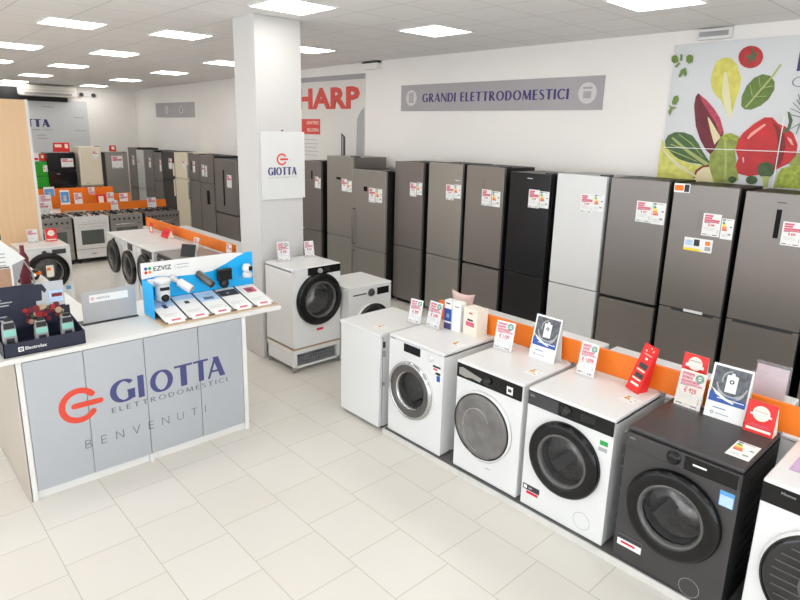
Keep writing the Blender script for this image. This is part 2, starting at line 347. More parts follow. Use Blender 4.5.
# ---------------------------------------------------------------- appliances (front faces -Y, origin on the floor under the middle of the front)
def door_round(parent, c, r, style, glass='glass'):
    """c=(x,z). porthole door with its glass as a sub-part"""
    x,z=c; mb=MB()
    if style=='slimring':     # thin pale ring around a wide pane
        mb.lathe([(r+.014,0),(r+.014,-.012),(r+.006,-.022),(r-.004,-.024)],(x,0,z),'white',52)
        d=mb.build('door',parent)
        g=MB(); g.lathe([(r-.004,-.012),(r-.006,-.028),(r-.03,-.036),(r*.7,-.040),(.0001,-.043)],(x,0,z),glass,52); g.build('door_glass',d)
        k=MB(); k.ring((x,z),r-.008,r+.001,-.030,'black',52,dep=.008); k.build('door_rim',d)
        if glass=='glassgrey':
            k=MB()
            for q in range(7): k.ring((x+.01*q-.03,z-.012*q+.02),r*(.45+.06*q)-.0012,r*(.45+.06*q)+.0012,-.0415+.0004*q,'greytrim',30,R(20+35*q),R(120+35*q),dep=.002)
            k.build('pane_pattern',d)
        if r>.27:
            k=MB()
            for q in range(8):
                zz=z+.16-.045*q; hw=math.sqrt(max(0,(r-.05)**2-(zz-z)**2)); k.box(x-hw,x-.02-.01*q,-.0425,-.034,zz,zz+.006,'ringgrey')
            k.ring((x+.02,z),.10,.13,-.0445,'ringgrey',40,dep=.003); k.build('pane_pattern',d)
        return d
    if style=='chrome':
        prof=[(r+.008,0),(r+.008,-.018),(r,-.040),(r-.012,-.044),(r-.018,-.038)]; mats=['whitem','chrome','chrome','chrome']
        lin_=[(r-.018,-.038),(r*.80,-.040),(r*.67,-.030),(r*.62,-.018)]; lm=['ringgrey','ringgrey','chrome']; gr=r*.64
    else:
        ro={'black':'bgloss','grey':'ringgrey'}[style]
        prof=[(r+.004,0),(r+.004,-.022),(r-.006,-.040),(r-.02,-.046),(r*.74,-.047),(r*.705,-.042)]; mats=[ro]*5
        lin_=[(r*.705,-.042),(r*.66,-.046),(r*.635,-.036),(r*.62,-.018)]; lm=['ringgrey','ringgrey','ringlite']; gr=r*.64
    mb.lathe(prof,(x,0,z),'black',52,ms=mats,caps=(0,0)); d=mb.build('door',parent,fix=False)
    g=MB(); g.lathe(lin_,(x,0,z),'ringgrey',48,ms=lm,caps=(0,0)); g.build('door_liner',d,fix=False)
    g=MB(); g.lathe([(gr,-.020),(gr*.93,-.034),(gr*.7,-.044),(gr*.4,-.050),(.0001,-.052)],(x,0,z),'pane' if glass=='glass' else glass,44,caps=(0,0)); g.build('door_glass',d,fix=False)
    return d
def drum(root,x,z,r):
    g=MB(); g.lathe([(r*.66,0),(r*.66,.02),(r*.60,.045),(r*.66,.06)],(x,0,z),'gasket',40,caps=(0,0)); g.build('door_gasket',root,fix=False)
    g=MB(); g.lathe([(r*.66,.06),(.24,.08),(.24,.36),(.12,.375),(.0001,.365)],(x,0,z),'inside',40,caps=(0,0))
    for q in range(3):
        a=R(90+120*q+20); cx,cz=x+.205*math.cos(a),z+.205*math.sin(a); s0=len(g.v); g.box(-.02,.02,.10,.34,-.035,.035,'greytrim'); g.xf(Matrix.Translation((cx,0,cz))@Matrix.Rotation(-a+R(0),4,'Y'),s0)
    g.build('drum',root,fix=False)
def washer(name, loc, rz, label, w=.6, h=.85, d=.58, body='white', side=None, panel=None, door=('black',0,.44,.235), group=None, drawer=True, flap=True, cat='washing machine', lid=True, glass='glass', knob=None, display=None):
    root=empty(name, loc, rz); tag(root,label,cat,group)
    side=side or body
    hole = door and door[0]!='slimring'
    z0,z1=.006,h-.030; yf=-.012 if side!=body else 0
    mb=MB()
    if not hole: mb.box(-w/2,w/2,yf,d,z0,z1,side)
    else:
        x0,x1=-w/2,w/2; t=.006
        mb.box(x0,x0+t,yf,d,z0,z1,side); mb.box(x1-t,x1,yf,d,z0,z1,side); mb.box(x0,x1,d-t,d,z0,z1,side); mb.box(x0,x1,yf,d,z0,z0+t,side); mb.box(x0,x1,yf+.02,d,z1-t,z1,side)
    mb.build('cabinet',root,bevel=.008 if not hole else 0)
    if hole:
        mb=MB(); N=48; cx,cz,hr=door[1],door[2],door[3]*.70; ww,y_=w/2,yf-.0003
        A=[];B=[]
        for i in range(N):
            a=2*math.pi*i/N; ca,sa=math.cos(a),math.sin(a); A.append((cx+hr*ca,y_,cz+hr*sa))
            kx=((ww-cx) if ca>0 else (ww+cx))/max(abs(ca),1e-6); kz=((z1-cz) if sa>0 else (cz-z0))/max(abs(sa),1e-6); k=min(kx,kz); B.append((cx+k*ca,y_,cz+k*sa))
        for px,pz in ((-ww,z0),(ww,z0),(ww,z1),(-ww,z1)):
            j=min(range(N),key=lambda i:(B[i][0]-px)**2+(B[i][2]-pz)**2); B[j]=(px,y_,pz)
        b0=len(mb.v); mb.v+=A+B+[(a[0],y_+.012,a[2]) for a in A]
        for i in range(N):
            j=(i+1)%N; mb.f.append([b0+i,b0+j,b0+N+j,b0+N+i]); mb.m.append(mb.mi(body)); mb.sm.append(False)
            mb.f.append([b0+i,b0+2*N+i,b0+2*N+j,b0+j]); mb.m.append(mb.mi(body)); mb.sm.append(False)
        mb.build('front_sheet',root,fix=False)
        drum(root,cx,cz,door[3])
    mb=MB(); mb.box(-w/2,w/2,-.004,d,h-.030,h,body); mb.build('lid',root,bevel=.010)
    y0=-.012 if side!=body else 0
    if panel:
        m,x0,x1,z0,z1=panel
        mb=MB(); mb.box(x0,x1,y0-.010,.002,z0,z1,m); p=mb.build('control_panel',root,bevel=.003)
    else: p=root
    yp=y0-(.010 if panel else 0)
    if display:
        x0,x1,z0,z1=display[:4]; mb=MB(); mb.box(x0,x1,yp-.003,yp+.002,z0,z1,display[4] if len(display)>4 else 'bgloss'); mb.build('display',p,bevel=.001)
    if knob:
        kx,kz,kr,km=knob; mb=MB(); mb.lathe([(kr,0),(kr,-.004),(kr*.86,-.006),(kr*.8,-.022),(kr*.7,-.026),(.0001,-.026)],(kx,yp,kz),km,28); mb.build('knob',p)
    if drawer:
        x0,x1,z0,z1,dm=drawer if isinstance(drawer,tuple) else (-w/2+.02,-w/2+.19,h-.125,h-.045,body)
        mb=MB(); mb.box(x0,x1,yp-.004,yp+.002,z0,z1,dm); mb.build('detergent_drawer',p,bevel=.003)
    if flap:
        fx,fz,fr=flap if isinstance(flap,tuple) else (w*.28,.075,.045)
        mb=MB(); mb.ring((fx,fz),fr-.0025,fr,y0-.0008,'greytrim',28); mb.build('filter_flap',root)
    fb=MB(); fb.box(-w/2+.02,w/2-.02,.02,d-.02,0,.008,'black'); fb.build('base',root)
    if door: dd=door_round(root,(door[1],door[2]),door[3],door[0],glass); dd.location.y=y0
    return root
def side_ribs(root,w,h,d,m,n=9):
    mb=MB()
    for i in range(n): 
        z=.12+i*(h-.25)/(n-1)
        mb.box(w/2-.001,w/2+.004,.14,d-.06,z,z+.007,m)
    mb.build('side_ribs',root)
def sticker(parent,x0,x1,z0,z1,y,m,name='sticker',label=None,marks=()):
    mb=MB(); mb.box(x0,x1,y-.0010,y+.001,z0,z1,m)
    for a,b,c,d,mm in marks: mb.poly([(x0+(x1-x0)*a,y-.0015,z0+(z1-z0)*c),(x0+(x1-x0)*b,y-.0015,z0+(z1-z0)*c),(x0+(x1-x0)*b,y-.0015,z0+(z1-z0)*d),(x0+(x1-x0)*a,y-.0015,z0+(z1-z0)*d)],mm)
    o=mb.build(name,parent)
    if label: o['label']=label
    return o
def flat_energy(loc,label,rz=0,w=.09,h=.16,small=True):
    mb=MB(); energy_print(mb,w,h,0); 
    mb.xf(Matrix.Rotation(R(-90),4,'X')@Matrix.Translation((-w/2,0,-h/2)))
    o=mb.build('energy_label',None,loc=loc,rot=(0,0,rz)); return tag(o,label,'energy label')

def fridge(name, loc, rz, label, w=.6, h=2.07, d=.62, front='steel', side='blackside', gap=.84, gapt=.011, doors=2, tags=(), handle=None, cat='fridge', gapm='black', recess=None, display=None, mark=None, group=None, legs=.03, bevel=.006):
    root=empty(name, loc, rz); tag(root,label,cat,group)
    mb=MB(); mb.box(-w/2,w/2,.055,d,legs,h-.004,side); mb.box(-w/2+.03,w/2-.03,.06,d-.03,0,legs+.001,'black'); mb.build('cabinet',root,bevel=.004)
    g=MB(); g.box(-w/2+.008,w/2-.008,.045,.056,legs+.02,h-.01,'black'); g.build('door_seal',root)
    zs=[(gap+gapt/2,h),(legs+.03,gap-gapt/2)] if doors==2 else [(legs+.03,h)]
    D=[]
    if doors==3:  # two upper leaves over one drawer
        D.append(None)
        for s,(a,b) in enumerate(((-w/2,-.003),(.003,w/2))):
            mb=MB(); mb.box(a,b,0,.045,gap+gapt/2,h,front); D.append(mb.build('door',root,bevel=bevel))
        mb=MB(); mb.box(-w/2,w/2,0,.045,legs+.03,gap-gapt/2,front); D.append(mb.build('freezer_drawer',root,bevel=bevel)); D=D[1:]
    else:
        for i,(a,b) in enumerate(zs):
            mb=MB(); mb.box(-w/2,w/2,0,.045,a,b,front); D.append(mb.build('door',root,bevel=bevel))
    if recess:
        x0,x1=recess; mb=MB(); mb.box(x0,x1,-.001,.03,gap-gapt/2-.016,gap+gapt/2+.004,'dgrey'); mb.build('grip_recess',D[-1])
    if handle=='bar':
        x=-w/2+.05
        for dd,(a,b) in zip(D,((gap+.05,gap+.60),(gap-.42,gap-.05))):
            mb=MB(); mb.tube([(x,0,a),(x,-.045,a+.008),(x,-.05,a+.03),(x,-.05,b-.03),(x,-.045,b-.008),(x,0,b)],.012,'steelD',10); mb.build('handle',dd)
    if handle=='side':
        x=-w/2+.02
        for dd,(a,b) in zip(D,((gap+.04,gap+.34),(gap-.44,gap-.04))):
            mb=MB(); mb.box(x-.03,x+.015,-.045,-.015,a,b,'greytrim' if front!='offwhite' else 'offwhite'); mb.box(x-.01,x+.01,-.016,.001,a+.01,a+.05,'greytrim'); mb.box(x-.01,x+.01,-.016,.001,b-.05,b-.01,'greytrim'); mb.build('handle',dd,bevel=.006)
    if display:
        x0,x1,z0,z1,mm=display; mb=MB(); mb.box(x0,x1,-.0025,.002,z0,z1,mm); mb.build('display',D[0])
    if mark: 
        mb=MB(); mb.box(mark[0]-.035,mark[0]+.035,-.0012,.001,mark[1],mark[1]+.008,mark[2]); mb.build('maker_badge',D[0])
    for t in tags:
        k,x,z=t[:3]; mb=MB(); tw,th=(t[3],t[4]) if len(t)>4 else (.15,.205)
        if k=='p': price_print(mb,tw,th,-.003,green=False); mb.xf(Matrix.Translation((x,0,z))); o=mb.build('price_label',D[0])
        if k=='p' and len(t)>5: text(t[5],th*.14,(x+tw/2,-.0042,z+th*.44),'redp',o,'price_lettering',align='CENTER',bold=.0006,sx=.8)
        if k=='e': energy_print(mb,tw,th,-.002); mb.xf(Matrix.Translation((x,0,z))); mb.build('energy_label',D[0])
        if k=='s':
            mb.box(x,x+tw,-.0025,.0,z,z+th,t[5]); 
            for a,b,c,dd_,mm in t[6]: mb.poly([(x+a*tw,-.003,z+c*th),(x+b*tw,-.003,z+c*th),(x+b*tw,-.003,z+dd_*th),(x+a*tw,-.003,z+dd_*th)],mm)
            mb.build('sticker',D[0])
    hg=MB(); hg.box(w/2-.10,w/2-.01,.03,.16,h-.004,h+.014,'dgrey'); hg.build('hinge_cover',root,bevel=.003)
    return root

def cooker(loc, rz, label, w=.58, h=.84, d=.56, front='steelB', glass='ovenglass', knobs=6, side='dgrey', group=None, dark=False):
    root=empty('gas_cooker', loc, rz); tag(root,label,'cooker',group)
    mb=MB(); mb.box(-w/2,w/2,.02,d,.09,h-.02,side); mb.build('cabinet',root,bevel=.003)
    mb=MB(); mb.box(-w/2,w/2,.0,d,h-.025,h,front); mb.box(-w/2+.02,w/2-.02,.04,d-.03,h-.001,h+.002,'dgrey' if dark else front); mb.build('hob',root,bevel=.004)
    for (x,y,r) in ((-w*.26,.16,.05),(w*.26,.16,.04),(-w*.26,.35,.04),(w*.26,.35,.055)):
        b=MB(); b.lathe([(r,0),(r,.014),(r*.7,.022),(.0001,.022)],(x,y,h),'iron',20,axis='z'); b.build('burner',root)
    g=MB()
    for sx in (-1,1):
        x0,x1=(sx*w*.26-w*.2, sx*w*.26+w*.2)
        for y in (.06,.25,.43): g.box(x0,x1,y,y+.012,h+.028,h+.04,'iron')
        for x in (x0,(x0+x1)/2-.006,x1-.012): g.box(x,x+.012,.06,.442,h+.028,h+.04,'iron')
        for x in (x0,x1-.012):
            for y in (.06,.43): g.box(x,x+.012,y,y+.012,h,h+.03,'iron')
    g.build('pan_supports',root)
    mb=MB(); mb.box(-w/2,w/2,-.012,.03,h-.125,h-.027,front); p=mb.build('control_panel',root,bevel=.004)
    for i in range(knobs):
        x=-w/2+w*(i+.8)/(knobs+.6); k=MB(); k.lathe([(.019,0),(.019,-.008),(.015,-.022),(.0001,-.024)],(x,-.012,h-.078),'black' if front!='white' else 'whitem',18); k.build('knob',p)
    mb=MB(); mb.box(-w/2,w/2,-.008,.03,.26,h-.130,front); dr=mb.build('oven_door',root,bevel=.004)
    mb=MB(); mb.box(-w*.33,w*.33,-.0105,.0,.34,h-.24,glass); mb.build('oven_window',dr)
    mb=MB(); mb.tube([(-w*.4,-.008,h-.17),(-w*.4,-.045,h-.17),(w*.4,-.045,h-.17),(w*.4,-.008,h-.17)],.010,'chrome' if front!='white' else 'whitem',10); mb.build('oven_handle',dr)
    mb=MB(); mb.box(-w/2,w/2,-.008,.03,.09,.25,front); mb.box(-.04,.04,-.009,-.007,.16,.172,'dgrey'); mb.build('storage_drawer',root,bevel=.004)
    for s in (-1,1):
        for y in (.06,d-.06):
            mb=MB(); mb.box(s*w*.43-.02,s*w*.43+.02,y-.02,y+.02,0,.09,'black'); mb.build('foot',root)
    return root

# ================================================================= SETTING
def struct(mb,name,**k): return tag(mb.build(name,None,**k),kind='structure')
XL,XR,YF,YB,ZC=-18.5,3.6,-5.0,6.6,3.57
zf=ZC+.0133*(XL+8)
m=MB(); m.poly([(XL,YF,0),(XR,YF,0),(XR,YB,0),(XL,YB,0)],'floor'); struct(m,'floor',fix=False)
m=MB(); m.poly([(-8,YF,ZC),(-8,YB,ZC),(XR,YB,ZC),(XR,YF,ZC)],'ceiling'); m.poly([(XL,YF,zf),(XL,YB,zf),(-8,YB,ZC),(-8,YF,ZC)],'ceiling'); struct(m,'ceiling',fix=False)
m=MB(); m.box(XL-.2,XR+.2,YB,YB+.2,-.1,ZC+.3,'wall'); struct(m,'wall_back')
m=MB(); m.box(XL-.2,XL,YF,YB+.1,-.1,ZC+.3,'wall'); struct(m,'wall_left')
m=MB(); m.box(XL-.2,XR+.2,YF-.2,YF,-.1,.35,'wall'); m.box(XL-.2,XR+.2,YF-.2,YF,3.0,ZC+.3,'wall'); m.box(XL-.2,-13,YF-.2,YF,.34,3.01,'wall'); m.box(3.0,XR+.2,YF-.2,YF,.34,3.01,'wall'); struct(m,'wall_front')
m=MB()
for k in range(7): m.box(-13+k*2.66,-12.94+k*2.66,YF-.12,YF-.02,.35,3.0,'greytrim')
m.box(-13,3,YF-.12,YF-.02,.35,.41,'greytrim'); m.box(-13,3,YF-.12,YF-.02,2.94,3.0,'greytrim'); struct(m,'added_window')  # unseen shop front window, added to bring in fill daylight
# right wall with a shop window that lets daylight in
m=MB(); m.box(XR,XR+.2,YF,YB,-.1,.35,'wall'); m.box(XR,XR+.2,YF,YB,3.0,ZC+.3,'wall'); m.box(XR,XR+.2,YF,-4.2,.34,3.01,'wall'); m.box(XR,XR+.2,4.6,YB,.34,3.01,'wall'); struct(m,'wall_right')
m=MB()
for y in (-4.2,-1.3,1.6,4.54): m.box(XR+.02,XR+.12,y,y+.06,.35,3.0,'greytrim')
m.box(XR+.02,XR+.12,-4.2,4.6,.35,.41,'greytrim'); m.box(XR+.02,XR+.12,-4.2,4.6,2.94,3.0,'greytrim'); struct(m,'window_1')
m=MB(); m.box(XL,XR,YB-.012,YB,0,.08,'counter'); struct(m,'baseboard_back')
m=MB(); m.box(-6.03,-5.60,3.185,3.725,0,ZC,'pillar'); 
struct(m,'trim_1',bevel=.006)['label']='white square pillar'
# ceiling lights
lights=[(-5,3.245),(-7.62,3.33),(-10.26,3.40),(-12.9,3.44),(-15.65,3.5),(-4.92,5.02),(-7.5,5.1),(-10.05,5.14),(-12.6,5.21),(-15.2,5.25),(-17.85,5.33),(-7.8,2.16),(-10.54,2.15),(-13.1,2.27),(-2.47,5.06),(0.12,5.1),(-18.1,3.55),
 (-2.4,3.2),(0.2,3.2),(-2.4,1.0),(0.2,1.0),(-5,1.0),(-7.7,.2),(-10.4,.2),(-13.1,.3),(-15.7,.9),(-2.4,-1.4),(0.2,-1.4),(-5,-1.4),(2.6,1.0),(2.6,3.2),(2.6,5.1),(-7.7,-2),(-11,-2),(-15,-2),(-3.6,-3.6),(.6,-3.6)]  # this row: unseen extra panels, added to light the room
lab={0:'square ceiling light just in front of the white pillar top',1:'ceiling light in the middle row, next beyond the one at the pillar',2:'third ceiling light of the middle row, counting away from the pillar',3:'fourth ceiling light of the middle row, counting away from the pillar',4:'fifth ceiling light of the middle row, before the last one near the air conditioner',
 5:'ceiling light above the space between pillar and grey wall sign',6:'ceiling light seen just behind the right edge of the pillar',7:'ceiling light cut by the left edge of the pillar',8:'ceiling light above the small grey sign on the far wall stretch',9:'ceiling light before the last one in the row along the back wall',10:'farthest small ceiling light near the far corner of the room',
 11:'large bright ceiling light at the upper left of the photo',12:'ceiling light second in the leftmost row, cut by the photo edge',13:'ceiling light third in the leftmost row, only its end in view',14:'bright ceiling light at the top edge above the wall sign end',15:'ceiling light in the top right corner above the vegetable poster',16:'ceiling light farthest away in the middle row, beside the air conditioner'}
proto=None
for i,(x,y) in enumerate(lights):
    z=ZC+.0133*min(0,x+8)
    if proto is None:
        proto=empty('ceiling_light',(x,y,z)); m=MB()
        for a,b,c,d in ((-.297,.297,-.297,-.283),(-.297,.297,.283,.297),(-.297,-.283,-.283,.283),(.283,.297,-.283,.283)): m.box(a,b,c,d,-.012,0,'whitem')
        m.build('frame',proto); m=MB(); m.box(-.283,.283,-.272,.272,-.008,-.001,'lamp'); m.build('diffuser',proto); o=proto
    else: o=copy_tree(proto); o.location=(x,y,z)
    tag(o,lab.get(i,'added square ceiling light outside the view, to light the shop floor'),'ceiling light','square ceiling lights' if i in lab else 'added ceiling lights out of view')
# ================================================================= WALL GRAPHICS
# grey wall sign
s=empty('wall_sign',(-5.46,YB-.012,2.98)); tag(s,'long grey wall sign reading GRANDI ELETTRODOMESTICI in dark blue','sign')
m=MB(); m.box(-1.68,1.74,-.008,.011,-.19,.19,'signgrey'); m.build('sign_panel',s)
m=MB(); word(m,'GRANDI ELETTRODOMESTICI',-1.21,1.29,-.065,.122,.20,.09,'indigo2',y=-.009,gap=.13); m.build('lettering',s)
for cx,r in ((-1.45,.115),(1.54,.12)):
    m=MB(); m.lathe([(r,-.0018),(r,0)],(cx,-.008,0),'signlite',30); ic=m.build('round_icon',s)
    m=MB(); 
    if cx<0: m.box(cx-.05,cx+.05,-.012,-.0098,-.07,.055,'signgrey'); m.box(cx-.05,cx+.05,-.012,-.0098,.062,.08,'signgrey'); m.ring((cx,-.01),.025,.034,-.0125,'signlite',18)
    else: m.box(cx-.05,cx+.05,-.012,-.0098,-.06,.02,'signgrey'); m.box(cx-.06,cx+.06,-.012,-.0098,.045,.07,'signgrey')
    m.build('appliance_pictogram',ic)
# small grey sign further along
s=empty('wall_sign',(-15.75,YB-.012,2.86)); tag(s,'small grey wall sign high on the far part of the back wall','sign')
m=MB(); m.box(-1.18,1.18,-.008,.011,-.18,.18,'signgrey'); m.build('sign_panel',s)
for cx in (-.5,.5):
    m=MB(); m.lathe([(.10,-.0018),(.10,0)],(cx*.9,-.008,0),'signlite',24); ic=m.build('round_icon',s)
    m=MB(); m.box(cx*.9-.03,cx*.9+.03,-.012,-.0098,-.06,.06,'dgrey' if cx>0 else 'signgrey'); m.build('appliance_pictogram',ic)
# SHARP poster
s=empty('wall_poster',(-8.97,YB-.010,2.64)); tag(s,'tall cream wall poster with big red letters beside the pillar','poster')
m=MB(); m.box(-.935,.935,-.006,.009,-.76,.755,'niche'); m.box(-.935,.935,-.008,.0,.67,.755,'signgrey'); 
m.build('poster_sheet',s)
text('SHARP',.475,(.785,-.0095,.215),'sharp',s,'lettering',bold=.022,sx=1.52,space=1.04,align='RIGHT')
m=MB(); m.box(-1.0+.065,-.335,-.010,-.007,-.255,.02,'sharp'); rb=m.build('red_block',s)
text('LAVATRICE',.085,(-.37,-.0115,-.075),'papercr',rb,'lettering',sx=.9,align='RIGHT'); text('BELLISSIMA',.085,(-.37,-.0115,-.205),'papercr',rb,'lettering',sx=.9,align='RIGHT')
m=MB()
for i in range(5): m.box(-.93,-.45+.05*(i%2),-.0085,-.006,-.36-.07*i,-.35-.07*i,'greyp')
m.build('small_print',s)
m=MB(); m.prism([(.30,-.6),(.30,-.21),(.415,-.28),(.415,-.6)],-.0085,-.006,'dgrey'); m.prism([(.33,-.6),(.33,-.26),(.36,-.28),(.36,-.6)],-.0095,-.0085,'greyp'); m.build('pictured_appliance',s)
m=MB(); m.prism([(.72,-.6),(.74,.02),(.82,.14),(.93,.22),(.93,-.6)],-.0085,-.006,'greyp'); m.build('pictured_appliance',s)
